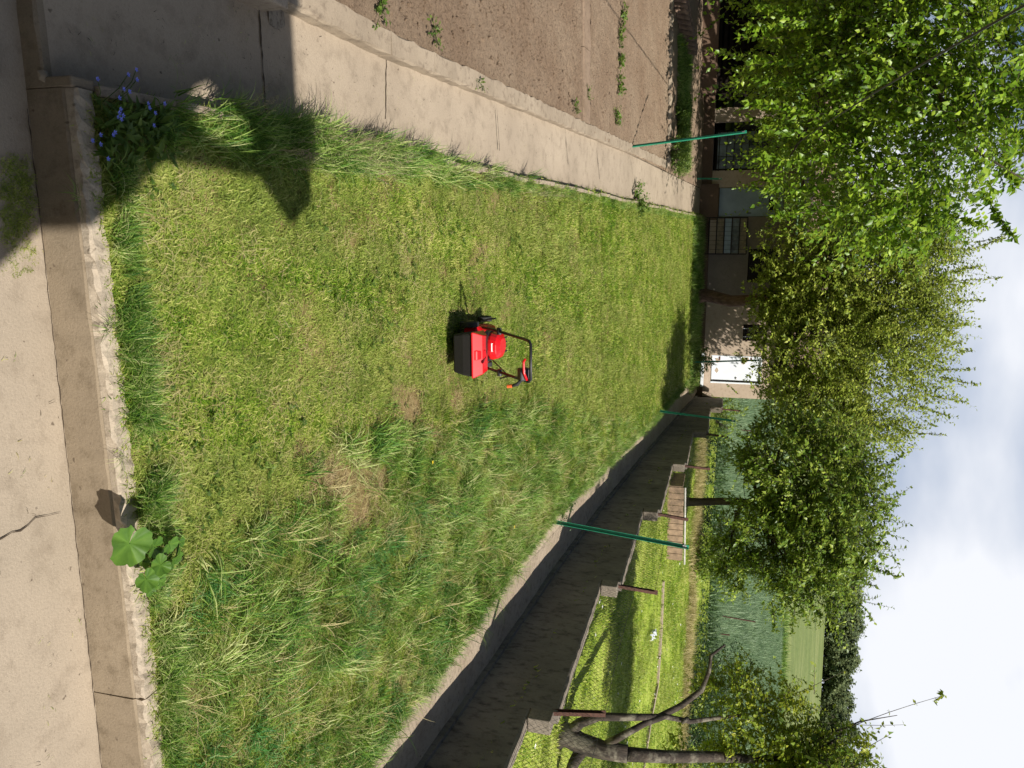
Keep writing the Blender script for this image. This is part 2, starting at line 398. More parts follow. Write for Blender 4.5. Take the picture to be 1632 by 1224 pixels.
# front riser under the lawn: brown retaining wall with a kerb on top
def rough_bar(name, a0, a1, b0, b1, zlo, zhi, n, mat, parent, jit=.006, seed=0, **k):
    """bar running along a (across), rough top edge"""
    mb = MB(); r = random.Random(seed); rows = []
    for i in range(n + 1):
        a = lerp(a0, a1, i / n); j = lambda: r.uniform(-jit, jit)
        lo = zlo(a) if callable(zlo) else zlo; hi = zhi(a) if callable(zhi) else zhi
        rows.append([W(a, b0, lo), W(a, b0 + j(), hi - .012), W(a, b0 + .012 + j(), hi + j() * .5), W(a, b1 - .01 + j(), hi + j() * .5), W(a, b1, lo)])
    for row in rows: mb.v += row
    for i in range(n):
        for q_ in range(4):
            A = i * 5 + q_; mb.f.append([A, A + 5, A + 6, A + 1])
    mb.f.append([0, 1, 2, 3, 4]); mb.f.append([n * 5 + i for i in (4, 3, 2, 1, 0)])
    return obj(name, mb, mat, parent, **k)
rw = root('retaining_wall', W(1.5, 3.1, 0), 'low brown concrete retaining wall between the terrace and the lawn', 'wall')
top = lambda a: W(a, 3.12).z + .005
cuts = [-.69, 2.42, 9]
for i in range(len(cuts) - 1):
    n = max(6, int((cuts[i + 1] - cuts[i]) * 14))
    rough_bar('wall_face', cuts[i] + .002, cuts[i + 1] - .002, 3.06, 3.16, -.1, lambda a: top(a) - .055, n, M_face, rw, .004, i)
    rough_bar('kerb', cuts[i] + .002, cuts[i + 1] - .002, 3.068, 3.178, lambda a: top(a) - .055, top, n * 2, M_kerb, rw, .012, i + 20)
mb = MB()
for z_lo, z_hi, bb0, bb1 in ((-.1, top(-.69) - .01, 3.062, 3.20),):
    c = W(-.715, (bb0 + bb1) / 2, (z_lo + z_hi) / 2); mb.box(c, (.05, bb1 - bb0, z_hi - z_lo), (Vector((CT, ST, 0)), Vector((-ST, CT, 0)), Vector((0, 0, 1))))
obj('corner_cheek', mb, M_face, rw, bevel=.008)
st = root('path_step', W(-4, 3.08, 0), 'low concrete step from the terrace up to the side path', 'step')
rough_bar('step_riser', -9, -.70, 3.06, 3.12, -.1, lambda a: W(a, 3.1).z - .155, 60, M_face, st, .006, 9)

# lawn edging, separate slabs set on edge along the path
le = root('lawn_edging', W(-.7, 10), 'row of thin concrete edging slabs between the lawn and side path', 'kerb')
b = 3.2; i = 0
while b < 26.5:
    L = random.choice((.42, .5, .5, .62)); mb = MB()
    da = random.uniform(-.012, .012); dh = random.uniform(-.02, .015); tl = random.uniform(-.01, .01)
    c0, c1 = W(-.705 + da, b + .004), W(-.705 + da + tl, b + L - .004)
    d = (c1 - c0).normalized(); side = Vector((CT, ST, 0)); up = side.cross(d).normalized()
    mb.box((c0 + c1) / 2 + up * (-.09 + dh), ((c1 - c0).length, .05, .22), (d, side, up))
    obj('edging_slab', mb, M_edge, le, bevel=.006); b += L; i += 1

# raised vegetable beds with coping
bd_soil1 = grid('soil', lambda s, t: W(lerp(-9.5, -1.62, s), lerp(4.75, 12.05, t), dz=-.05), 240, 230, M_soil, .030, 4, scale=16.0)
bd_soil2 = grid('garden_soil', lambda s, t: W(lerp(-9.5, -1.62, s), lerp(12.5, 19.9, t), dz=-.04), 160, 150, M_soil, .035, 6, scale=11.0)
bd_soil1.name = 'bed_soil'
cb = root('bed_coping', W(-1.6, 8), 'low cracked concrete coping around the dug vegetable bed', 'kerb')
def coping(p, q, w, lab=None):
    """rough coping bar from p to q (plan a,b)"""
    mb = MB(); a0, b0 = p; a1, b1 = q; L = math.hypot(a1 - a0, b1 - b0); n = max(4, int(L / .12))
    d = ((a1 - a0) / L, (b1 - b0) / L); s_ = (-d[1], d[0]); r = random.Random(int(a0 * 100 + b0 * 37)); rows = []
    for i in range(n + 1):
        t = i / n; a, b_ = a0 + (a1 - a0) * t, b0 + (b1 - b0) * t; j = lambda k=.008: r.uniform(-k, k)
        for off, z in ((-w / 2, -.3), (-w / 2 + j(), -.045 + j(.004)), (-w / 2 + .012 + j(), -.02 + j(.004)), (w / 2 - .012 + j(.015), -.02 + j(.005)), (w / 2, -.05), (w / 2, -.3)):
            rows.append(W(a + s_[0] * off, b_ + s_[1] * off, dz=z))
    mb.v = rows
    for i in range(n):
        for k in range(5):
            A = i * 6 + k; mb.f.append([A, A + 1, A + 7, A + 6])
    mb.f.append([5, 4, 3, 2, 1, 0]); mb.f.append([n * 6 + k for k in range(6)])
    return obj('coping_stone', mb, M_coping, cb)
bb = [4.72, 6.15, 6.95, 8.4, 10.1, 12.1, 12.55, 14.6, 17.1, 19.9]
aa = [-1.50, -1.46, -1.47, -1.50, -1.53, -1.56, -1.57, -1.60, -1.64, -1.68]
for i in range(len(bb) - 1):
    coping((aa[i] - .1, bb[i] + .004), (aa[i + 1] - .1, bb[i + 1] - .004), .19)
for a0, a1 in ((-9.5, -6.6), (-6.59, -4), (-3.99, -1.72)): coping((a0, 4.70), (a1, 4.70), .2)
for i in range(7):
    o = coping((-9.3 + i * 1.08, 12.29), (-9.3 + (i + 1) * 1.08 - .01, 12.29), .36); o.data.materials.clear(); o.data.materials.append(M_strip)
# corner block
mb = MB(); p = W(-1.62, 4.55); mb.box(p + Vector((0, 0, -.06)), (.36, .34, .22), (Vector((CT, ST, 0)), Vector((-ST, CT, 0)), Vector((0, 0, 1))))
obj('corner_block', mb, M_edge, cb, bevel=.012)
# ground left and far of the beds
grid('yard', lambda s, t: W(lerp(-16, -1.62, s), lerp(19.95, 27.5, t), dz=-.07), 60, 30, M_yard, .03, 7)
grid('yard_grass', lambda s, t: W(lerp(-26, -9.6, s), lerp(3.1, 19.95, t), dz=-.1), 30, 40, M_lawn, .03, 7)

# joints and cracks
def crack(name, pts, w, lift=.003, jit=.02, mat=M_crackf, seed=1, **k):
    r = random.Random(seed); P = []
    for i in range(len(pts) - 1):
        n = max(2, int((Vector(pts[i + 1]) - Vector(pts[i])).length / .035))
        for t in range(n): P.append(Vector(pts[i]).lerp(Vector(pts[i + 1]), t / n))
    P.append(Vector(pts[-1])); mb = MB(); m = len(P)
    for i, p in enumerate(P):
        d = (P[min(i + 1, m - 1)] - P[max(i - 1, 0)]).normalized(); s_ = Vector((-d.y, d.x, 0))
        o = s_ * r.uniform(-jit, jit); ww = w * r.uniform(.35, 1.2) * (min(1, (m - i) / 6))
        mb.v += [p + o - s_ * ww / 2 + Vector((0, 0, lift)), p + o + s_ * ww / 2 + Vector((0, 0, lift))]
    for i in range(m - 1): mb.f.append([2 * i, 2 * i + 2, 2 * i + 3, 2 * i + 1])
    o = obj(name, mb, mat); o['kind'] = 'structure'; return o
T0 = lambda x, y: hit(x, y, 0.0, 0.0)
PT = lambda x, y: hit(x, y, -.155)
crack('terrace_crack', [T0(-10, 862), T0(30, 843), T0(55, 828), T0(95, 817)], .008, .0075, .010, seed=3)
crack('terrace_joint', [W(-.6, 3.048, 0), W(1.2, 3.05, 0), W(3, 3.047, 0), W(5, 3.05, 0)], .006, .008, .003, seed=4)
crack('path_joint', [PT(424, 205), PT(414, 60), PT(410, -20)], .014, .009, .004, seed=5)
crack('path_joint', [hit(613, 190, -.15), hit(615, 55, -.15)], .018, .009, .006, seed=6)
for k_, (xa, ya, xb, yb) in enumerate(((905, 262, 900, 205), (955, 285, 950, 235), (1010, 305, 1005, 250), (795, 240, 790, 165))):
    crack('path_joint', [hit(xa, ya, -.11), hit(xb, yb, -.11)], .02, .009, .006, seed=16 + k_)

# ---- neighbour's stepped wall and chain link fence
posts = [(4.25, 4.6), (3.49, 8.12), (2.76, 11.1), (2.14, 14.15), (1.57, 17.6), (1.0, 21.35), (.40, 25.3), (.12, 27.45)]
tops = [1.40, 1.70, 1.98, 2.28, 2.58, 2.96, 3.33]
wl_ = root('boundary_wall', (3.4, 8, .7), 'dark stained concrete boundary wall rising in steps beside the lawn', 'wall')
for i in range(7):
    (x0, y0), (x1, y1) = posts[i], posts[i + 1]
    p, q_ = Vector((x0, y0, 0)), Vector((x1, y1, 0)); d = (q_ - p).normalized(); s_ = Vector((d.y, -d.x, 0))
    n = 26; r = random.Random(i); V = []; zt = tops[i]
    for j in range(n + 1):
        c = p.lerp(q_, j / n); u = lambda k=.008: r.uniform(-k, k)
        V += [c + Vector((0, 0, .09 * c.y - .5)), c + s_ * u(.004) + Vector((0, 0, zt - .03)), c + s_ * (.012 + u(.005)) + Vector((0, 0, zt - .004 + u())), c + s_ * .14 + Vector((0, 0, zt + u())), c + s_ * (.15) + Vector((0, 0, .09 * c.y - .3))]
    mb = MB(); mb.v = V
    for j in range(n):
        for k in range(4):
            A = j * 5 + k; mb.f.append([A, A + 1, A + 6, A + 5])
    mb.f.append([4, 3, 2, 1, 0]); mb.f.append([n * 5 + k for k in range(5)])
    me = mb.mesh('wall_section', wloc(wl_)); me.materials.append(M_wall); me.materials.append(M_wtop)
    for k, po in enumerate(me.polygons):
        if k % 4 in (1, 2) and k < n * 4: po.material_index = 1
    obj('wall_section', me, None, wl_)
    # block raised at the step, beside the post
    if i < 6:
        mb = MB(); c = q_ + s_ * .075 - d * .09
        mb.box(c + Vector((0, 0, (tops[i] + tops[i + 1]) / 2 - .02)), (.17, .18, tops[i + 1] - tops[i] - .05), (s_, d, Vector((0, 0, 1))))
        obj('step_block', mb, M_wtop, wl_, bevel=.012)
# base ledge
mb = MB(); pts_ = [(Vector((x, y, 0)) - Vector((.035, 0, 0))) for x, y in posts]
for i in range(7):
    p, q_ = Vector((*posts[i], 0)), Vector((*posts[i + 1], 0)); d = (q_ - p).normalized(); s_ = Vector((d.y, -d.x, 0))
    mm = MB(); mm.prism([p - s_ * .04, q_ - s_ * .04, q_ + s_ * .03, p + s_ * .03][::-1], lambda w: .09 * w[1] - .3, lambda w: .09 * w[1] + .005)
    obj('wall_footing', mm, M_wall, wl_)
fe = root('chain_link_fence', (3.4, 8.1, 1.4), 'rusty post and chain link fence along the stepped wall', 'fence')
ptops = [None, (965, 1140), (1048, 946), (1097, 829), (1132, 748), (1161, 697), (1180, 655)]
PT_ = []
for i in range(0, 7):
    x, y = posts[i]; q_ = posts[min(i + 1, 7)]; d = Vector((q_[0] - x, q_[1] - y, 0)).normalized(); s_ = Vector((d.y, -d.x, 0))
    base = Vector((x, y, 0)) + s_ * .05 - d * .02
    if i == 0: t_ = base + Vector((0, 0, 2.2)); zb = 1.3
    else: t_ = at(ptops[i][0], ptops[i][1], y + .02); zb = tops[i - 1] - .05
    b_ = Vector((base.x, base.y, zb)); PT_.append((b_, t_))
    if i:
        ax = (t_ - b_).normalized(); xx = s_; yy = ax.cross(xx).normalized(); L = (t_ - b_).length; mb = MB(); c = (b_ + t_) / 2
        mb.box(c, (.045, .006, L), (xx, yy, ax)); mb.box(c + xx * .02 + yy * .024, (.005, .042, L), (xx, yy, ax)); mb.box(c + yy * .05, (.045, .006, L), (xx, yy, ax))
        obj('post', mb, M_rust, fe)
for i in range(0, 6):
    (b0, t0), (b1, t1) = PT_[i], PT_[i + 1]; mb = MB()
    zt0 = tops[i] + .02; A0 = Vector((b0.x, b0.y, zt0)); A1 = Vector((b1.x, b1.y, zt0))
    H = min(t0.z, t1.z) - zt0 - .03 if i else .75
    H = max(.35, H); L = (A1 - A0).length; st_ = .075; d = (A1 - A0).normalized()
    off = lambda t: Vector((0, 0, 0))
    k = -H
    while k < L:
        for sg in (0, 1):
            a0, a1 = k, k + H; z0, z1 = (0, H) if sg == 0 else (H, 0)
            if a0 < 0: z0 = z0 + (z1 - z0) * (0 - a0) / (a1 - a0); a0 = 0
            if a1 > L: z1 = z0 + (z1 - z0) * (L - a0) / (a1 - a0); a1 = L
            if a1 - a0 > .02:
                mb.tube([A0 + d * a0 + Vector((0, 0, z0)), A0 + d * a1 + Vector((0, 0, z1))], .0017, 3, False)
        k += st_
    for z in (.0, H): mb.tube([A0 + Vector((0, 0, z)), A0.lerp(A1, .5) + Vector((0, 0, z - .015)), A1 + Vector((0, 0, z))], .0028, 4, False)
    obj('wire_mesh', mb, M_wire, fe)

# ---- neighbour's ground and the hill
def wallX(Y):
    for i in range(7):
        if posts[i][1] <= Y <= posts[i + 1][1]:
            t = (Y - posts[i][1]) / (posts[i + 1][1] - posts[i][1]); return lerp(posts[i][0], posts[i + 1][0], t)
    return posts[0][0] + .17 * (posts[0][1] - Y) if Y < 4.6 else .12 - .13 * (Y - 27.45)
grid('neighbour_lawn', lambda s, t: (lambda Y: Vector((lerp(wallX(Y) + .1, 40, s ** 2), Y, zn(Y))))(lerp(-12, 29.5, t)), 50, 90, M_nlawn, .035, 8, scale=1.0)
grid('back_ground', lambda s, t: Vector((lerp(-60, 0, s), lerp(27.9, 34, t), zn(lerp(27.9, 34, t)) - .05)), 20, 6, M_nlawn, .05, 8)
grid('crop_field', lambda s, t: (lambda Y: Vector((lerp(-140, 140, s), Y, zn(Y))))(lerp(29.5, 97, t)), 120, 90, M_crop, .12, 9, scale=.35)
grid('meadow', lambda s, t: (lambda Y: Vector((lerp(-500, 500, s), Y, zn(Y) + (.0 if Y < 299 else 0))))(lerp(97.02, 420, t)), 60, 60, M_meadow, .5, 10, scale=.03)

# ================================================================== THE SHED AT THE END
SB = 27.3
def SH(x, y, b=SB):                   # pixel on the shed's front plane -> (a, z)
    r = ray(x, y); nb = Vector((-ST, CT, 0)); t = (b) / r.dot(nb); p = Vector((0, 0, CAMZ)) + r * t; return AB(p)[0], p.z
Ua, Va, Za = Vector((CT, ST, 0)), Vector((-ST, CT, 0)), Vector((0, 0, 1))
def fbox(mb, a0, a1, z0, z1, b0, b1):
    c = W((a0 + a1) / 2, (b0 + b1) / 2, (z0 + z1) / 2)
    return mb.box(c, (abs(a1 - a0), abs(b1 - b0), abs(z1 - z0)), (Ua, Va, Za))
zb0 = SH(1121, 590)[1]; zEave = zb0 + 2.75
aR = SH(1150, 633)[0]; aL = -11.0
print('shed base z', zb0, 'right a', aR, 'lawn z there', W(2, SB).z)
sh = root('garden_shed', W(0, SB, zb0), 'long low plastered garden shed across the far end of the lawn', 'shed')
def wallpiece(a0, a1, z0, z1, mat, lab=None, b0=SB, b1=SB + .2):
    mb = MB(); fbox(mb, a0, a1, z0, z1, b0, b1); return obj('wall', mb, mat, sh, **({'label': lab} if lab else {}))
# openings by measured place
d0, d1 = SH(1133, 566)[0], SH(1133, 609)[0]; dz0, dz1 = SH(1133, 590)[1], SH(1212, 590)[1] + .02
w0, w1 = SH(1190, 517)[0], SH(1190, 543)[0]; wz0 = SH(1184, 530)[1]; wz1 = wz0 + .62
k0, k1 = SH(1200, 397)[0], SH(1200, 450)[0]; kz0 = SH(1192, 420)[1]; kz1 = kz0 + .95
e0, e1 = SH(1147, 299)[0], SH(1147, 346)[0]; ez0 = SH(1146, 320)[1]; ez1 = ez0 + 2.05
g0, g1 = SH(1140, 195)[0], SH(1140, 272)[0]; gz0 = SH(1136, 230)[1]; gz1 = gz0 + 1.75
s1 = SH(1150, 172)[0]
mid_ = SH(1150, 476)[0]
P1 = M_plaster
wallpiece(mid_, w0, zb0, zEave, P1); wallpiece(w0, w1, zb0, wz0, P1); wallpiece(w0, w1, wz1, zEave, P1)
wallpiece(w1, d0, zb0, zEave, P1); wallpiece(d0, d1, dz1, zEave, P1); wallpiece(d0, d1, zb0, dz0, P1); wallpiece(d1, aR, zb0, zEave, P1)
wallpiece(k1, mid_, zb0, zEave, M_plaster2, 'plaster wall painted grey for shade'); wallpiece(k0, k1, zb0, kz0, M_plaster2); wallpiece(k0, k1, kz1, zEave, M_plaster2)
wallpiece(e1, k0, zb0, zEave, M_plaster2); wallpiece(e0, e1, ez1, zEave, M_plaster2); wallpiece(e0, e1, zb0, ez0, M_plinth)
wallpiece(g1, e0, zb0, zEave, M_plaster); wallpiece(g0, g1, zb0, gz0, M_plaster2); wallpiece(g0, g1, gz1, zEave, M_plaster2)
wallpiece(s1, g0, zb0 - .2, zEave, M_plaster, 'plaster pillar in the lighter lit tone')  # light plaster copy stands for sun on the pillar
# side and back walls, floor of the lean-to
mb = MB(); fbox(mb, aR - .2, aR - .003, zb0 - .5, zEave, SB + .203, SB + 4); obj('side_wall', mb, M_plaster, sh)
mb = MB(); fbox(mb, aL, aR, zb0 - .5, zEave, SB + 4.01, SB + 4.2); obj('back_wall', mb, M_plaster2, sh)
mb = MB(); fbox(mb, aL, aR - .21, zb0 - .5, zb0 - .02, SB + .21, SB + 3.98); obj('floor', mb, M_plinth, sh)
mb = MB(); fbox(mb, aL, aR - .005, zb0 - .6, zb0 - .004, SB - .06, SB + .195); obj('plinth', mb, M_plinth, sh)
# roof, low slope, with battens at the eave
mb = MB(); e = .45
pr = [W(aL - .3, SB - e, zEave), W(aR + .25, SB - e, zEave), W(aR + .25, SB + 4.4, zEave + 1.5), W(aL - .3, SB + 4.4, zEave + 1.5)]
n = len(mb.v); mb.v += [p + Vector((0, 0, .01)) for p in pr] + [p + Vector((0, 0, .12)) for p in pr]
for q_ in ((0, 3, 2, 1), (4, 5, 6, 7), (0, 1, 5, 4), (1, 2, 6, 5), (2, 3, 7, 6), (3, 0, 4, 7)): mb.f.append(list(q_))
obj('roof', mb, M_tile, sh)
# white door
dr = MB(); fbox(dr, d0 + .03, d1 - .03, dz0 + .02, dz1 - .02, SB + .04, SB + .09); dr_o = obj('door', dr, M_white, sh, label='white painted metal door with tan patches')
mb = MB(); fbox(mb, d0, d0 + .03, dz0, dz1, SB - .015, SB + .1); fbox(mb, d1 - .03, d1 + .02, dz0, dz1, SB - .015, SB + .1); fbox(mb, d0, d1, dz1 - .02, dz1 + .02, SB - .02, SB + .1)
obj('frame', mb, M_white, dr_o)
for z in (dz0 + .25, dz0 + 1.3): mb = MB(); fbox(mb, d0 + .03, d0 + .16, z, z + .05, SB + .025, SB + .04); obj('hinge', mb, M_rust, dr_o)
mb = MB(); fbox(mb, d1 - .09, d1 - .05, dz0 + .02, dz1 - .03, SB + .03, SB + .042); obj('edge_rail', mb, M_darkwood, dr_o)
mb = MB(); fbox(mb, d1 - .2, d1 - .12, dz0 + .85, dz0 + .88, SB + .0, SB + .04); obj('handle', mb, M_silver, dr_o)
mb = MB(); fbox(mb, d0 - .1, d1 + .12, SH(1119, 590)[1] - .03, SH(1121, 590)[1] + .02, SB - .35, SB - .065); obj('door_sill', mb, M_white, sh)
mb = MB()
for (px, py, s_) in ((1143, 574, .12), (1190, 572, .16), (1142, 590, .10), (1185, 578, .1)):
    a_, z_ = SH(px, py, SB + .037); pts = [(a_ + s_ * math.cos(t) * random.uniform(.5, 1), z_ + s_ * .8 * math.sin(t) * random.uniform(.5, 1)) for t in np.linspace(0, 2 * math.pi, 9)[:-1]]
    mb = MB(); mb.quad(*[W(p[0], SB + .0365, p[1]) for p in pts]); obj('tan_patch', mb, M_plaster, dr_o)  # irregular plaster-coloured patches set on the door

# windows
def window(a0, a1, z0, z1, nv, nh, frame_m, pane_m, name='window', t=.05, back=.08, bars=False):
    mb = MB()
    fbox(mb, a0, a0 + t, z0, z1, SB + .02, SB + back); fbox(mb, a1 - t, a1, z0, z1, SB + .02, SB + back)
    fbox(mb, a0 + t, a1 - t, z0, z0 + t, SB + .02, SB + back); fbox(mb, a0 + t, a1 - t, z1 - t, z1, SB + .02, SB + back)
    w = obj(name, mb, frame_m, sh)
    for i in range(nv):
        for j in range(nh):
            p0 = lerp(a0 + t, a1 - t, i / nv); p1 = lerp(a0 + t, a1 - t, (i + 1) / nv); r0 = lerp(z0 + t, z1 - t, j / nh); r1 = lerp(z0 + t, z1 - t, (j + 1) / nh)
            m_ = MB(); fbox(m_, p0 + .012, p1 - .012, r0 + .012, r1 - .012, SB + .055, SB + .06); obj('pane', m_, pane_m, w)
    return w
def hbars(w, a0, a1, z0, z1, n, vert=False, mat=M_dark, r=.012, b=SB - .03):
    for i in range(n):
        t = (i + .5) / n; mb = MB()
        if vert: mb.cyl(W(lerp(a0, a1, t), b, z0), W(lerp(a0, a1, t), b, z1), r, 6)
        else: mb.cyl(W(a0, b, lerp(z0, z1, t)), W(a1, b, lerp(z0, z1, t)), r, 6)
        obj('bar', mb, mat, w)
w = window(g0 + .25, g1, gz0 + .1, gz1, 3, 1, M_darkwood, M_glass); hbars(w, g0 + .2, g1 + .02, gz0 + .1, gz1, 7)
w = window(w0, w1, wz0, wz1, 2, 1, M_darkwood, M_dark); hbars(w, w0 - .01, w1 + .01, wz0 + .05, wz1, 3, mat=M_rust); hbars(w, w0, w1, wz0 + .01, wz0 + .35, 2, vert=True, mat=M_white, r=.008)
w = window(k0, k1, kz0, kz1, 2, 2, M_darkwood, M_dark)
# blue grey door
mb = MB(); fbox(mb, e0 + .02, e1 - .02, ez0 + .01, ez1 - .01, SB + .03, SB + .08); bd_ = obj('door', mb, M_bluedoor, sh, label='blue grey sheet metal door dappled by leaf shade')
a_, z_ = SH(1232, 325); mb = MB(); fbox(mb, a_ - .18, a_ + .2, z_ - .13, z_ + .16, SB + .02, SB + .028); obj('door_window', mb, M_dark, bd_)
for z in (ez0 + .08, ez0 + .75, ez0 + 1.4): mb = MB(); fbox(mb, e0 + .04, e1 - .04, z, z + .03, SB + .015, SB + .0295); obj('rib', mb, M_bluedoor, bd_)
mb = MB(); fbox(mb, e1 - .14, e1 - .11, ez0 + .9, ez0 + 1.05, SB - .01, SB + .03); obj('handle', mb, M_black, bd_)
# steps / brown step under the blue door
mb = MB(); fbox(mb, e0 - .1, e1 + .1, SH(1128, 320)[1] - .4, ez0 - .02, SB - .32, SB - .065); obj('doorstep', mb, M_plinth, sh)

# slatted lean-to at the left
ls = root('slatted_lean_to', W(-6, SB - .8, zb0), 'dark lean-to with a front of horizontal timber slats beside the shed', 'lean-to')
zs0 = SH(1142, 80, SB - .8)[1]; 
for i in range(9):
    z = zs0 + .06 + i * .17
    mb = MB(); fbox(mb, aL, s1 - .35, z + .01 * math.sin(i * 5), z + .09, SB - .83, SB - .8); obj('slat', mb, M_darkwood, ls)
for i in range(6):
    a_ = lerp(aL, s1 - .38, i / 5); mb = MB(); fbox(mb, a_ - .05, a_ + .05, zs0 - .5, zs0 + 2.1, SB - .795, SB - .7); obj('post', mb, M_darkwood, ls)
mb = MB(); fbox(mb, aL, s1 - .3, zs0 - .5, zs0 + .05, SB - .9, SB - .72); obj('plinth', mb, M_plinth, ls)
mb = MB(); fbox(mb, aL - .2, s1 - .1, zs0 + 2.1, zs0 + 2.18, SB - 2.6, SB - .5); obj('shade_roof_edge', mb, M_tile, ls)  # roof lengthened far forward, shape made up to shade the slats
mb = MB(); fbox(mb, aL, s1 - .3, zs0 - .4, zs0 + 2.1, SB + .3, SB + .35); obj('back_panel', mb, M_darkwood, ls)

# wire cage crate standing before the grey wall
ca0, cz0 = SH(1131, 347, SB - .35); ca1, cz1 = SH(1189, 405, SB - .35)
cg = root('wire_cage', W((ca0 + ca1) / 2, SB - .3, cz0), 'wire cage rack with dull grey sheets standing between the blue door and window', 'cage')
mb = MB(); fbox(mb, ca0 + .03, ca1 - .03, cz0 + .04, cz1 - .04, SB - .2, SB - .17); 
nb_ = 5
for i in range(nb_):
    z0_, z1_ = lerp(cz0, cz1, i / nb_), lerp(cz0, cz1, (i + 1) / nb_); m_ = MB(); fbox(m_, ca0 + .03, ca1 - .03, z0_ + .02, z1_ - .02, SB - .26 - .01 * (i % 2), SB - .2)
    obj('sheet', m_, [M_glass, M_stone, M_bluedoor][i % 3] if i else M_plaster, cg)
for i in range(nb_ + 1):
    z_ = lerp(cz0, cz1, i / nb_); m_ = MB(); fbox(m_, ca0, ca1, z_ - .014, z_ + .014, SB - .33, SB - .30); obj('rail', m_, M_dark, cg)
m_ = MB()
for i in range(9):
    a_ = lerp(ca0, ca1, i / 8); m_.cyl(W(a_, SB - .325, cz0), W(a_, SB - .325, cz1), .006 if 0 < i < 8 else .014, 5)
obj('upright_wires', m_, M_wire, cg)
for a_ in (ca0, ca1):
    m_ = MB(); fbox(m_, a_ - .015, a_ + .015, cz0 - .12, cz1, SB - .34, SB - .31); obj('corner_post', m_, M_dark, cg)

# ================================================================== THE HOUSE BEHIND THE CAMERA (casts the long shadow)
hs = root('house', W(2, -1, 0), 'rendered house whose eaves shade the near corner of the lawn', 'house')
hc = Vector((2.66, -.30, 0)); Hh = 5.8
def HP(a, b): return hc + Ua * a + Va * b
mb = MB(); mb.prism([HP(0, 0), HP(-11, 0), HP(-11, -8), HP(0, -8)], -.05, Hh - .01); obj('wall', mb, M_house, hs)
import bmesh
bm = bmesh.new()
K_ = Vector((2.70, .83, 0))
rings = [[HP(0, -.5), HP(0, .80), K_, K_ - Ua * 11.3, HP(-11.3, -.5)], [HP(-.24, .20), HP(-.18, .34), HP(-.17, .70), HP(-.34, .66), HP(-.44, .47), HP(-.38, .34)]]  # inner ring is a made-up hole that lets the lit patch through
eds = []
for rg in rings:
    vs_ = [bm.verts.new(p + Vector((0, 0, Hh))) for p in rg]; eds += [bm.edges.new((vs_[k], vs_[(k + 1) % len(vs_)])) for k in range(len(vs_))]
bmesh.ops.triangle_fill(bm, use_beauty=True, edges=eds)
ex_ = bmesh.ops.extrude_face_region(bm, geom=bm.faces[:]); bmesh.ops.translate(bm, vec=(0, 0, .04), verts=[v for v in ex_['geom'] if isinstance(v, bmesh.types.BMVert)])
me = bpy.data.meshes.new('soffit'); bm.to_mesh(me); bm.free(); me.transform(Matrix.Translation(-wloc(hs))); me.materials.append(M_darkwood); obj('soffit', me, None, hs)
mb = MB(); mb.prism([K_, K_ - Ua * 11.3, K_ - Ua * 11.3 + Va * .05, K_ + Va * .05], Hh - .005, Hh + .30); obj('gutter_board', mb, M_darkwood, hs)
mb = MB(); mb.v += [HP(0, -.51) + Vector((0, 0, Hh)), HP(-11.3, -.51) + Vector((0, 0, Hh)), HP(-11.3, -8.4) + Vector((0, 0, Hh)), HP(0, -8.4) + Vector((0, 0, Hh)), HP(0, -4.3) + Vector((0, 0, Hh + 2.6)), HP(-11.3, -4.3) + Vector((0, 0, Hh + 2.6))]
mb.f += [[0, 4, 5, 1], [3, 2, 5, 4], [0, 3, 4], [1, 5, 2], [0, 1, 2, 3]]; obj('roof', mb, M_roof, hs)

# ================================================================== GREEN POSTS
def gpost(bpx, tpx, label, b=None, a=0.0):
    p = hit(*bpx, a) if b is None else b
    t = at(tpx[0], tpx[1], p.y + .02); d = (t - p).normalized(); xx = Vector((1, 0, 0)); xx = (xx - d * xx.dot(d)).normalized(); yy = d.cross(xx)
    r_ = root('green_post', p, label, 'post', 'green angle iron posts around the lawn'); L = (t - p).length + .3; c = (p + t) / 2 - d * .15
    mb = MB(); mb.box(c, (.05, .006, L), (xx, yy, d)); mb.box(c + xx * .022 - yy * .026, (.006, .046, L), (xx, yy, d)); obj('angle_bar', mb, M_green, r_)
    mb = MB(); mb.box(t - d * .06 - yy * .012, (.03, .012, .05), (xx, yy, d)); obj('wire_lug', mb, M_silver, r_)
    return r_
gpost((1010, 233), (1190, 210), 'green steel post leaning at the corner of the dug bed')
gpost((888, 832), (1098, 872), 'tall green steel post on the alley edge nearest the camera, wire wrapped at its foot')
gpost((1050, 655), (1172, 671), 'green steel post on the alley edge where long grass overhangs the wall foot')
gpost((1112, 576), (1210, 574), 'green steel post standing in front of the white metal door', b=at(1110, 577, 25.6))
gpost((1113, 285), (1150, 285), 'short green post beside the blue grey door at the path end', b=W(AB(at(1108, 286, 25.6))[0], 26.0, at(1108, 286, 25.6).z))

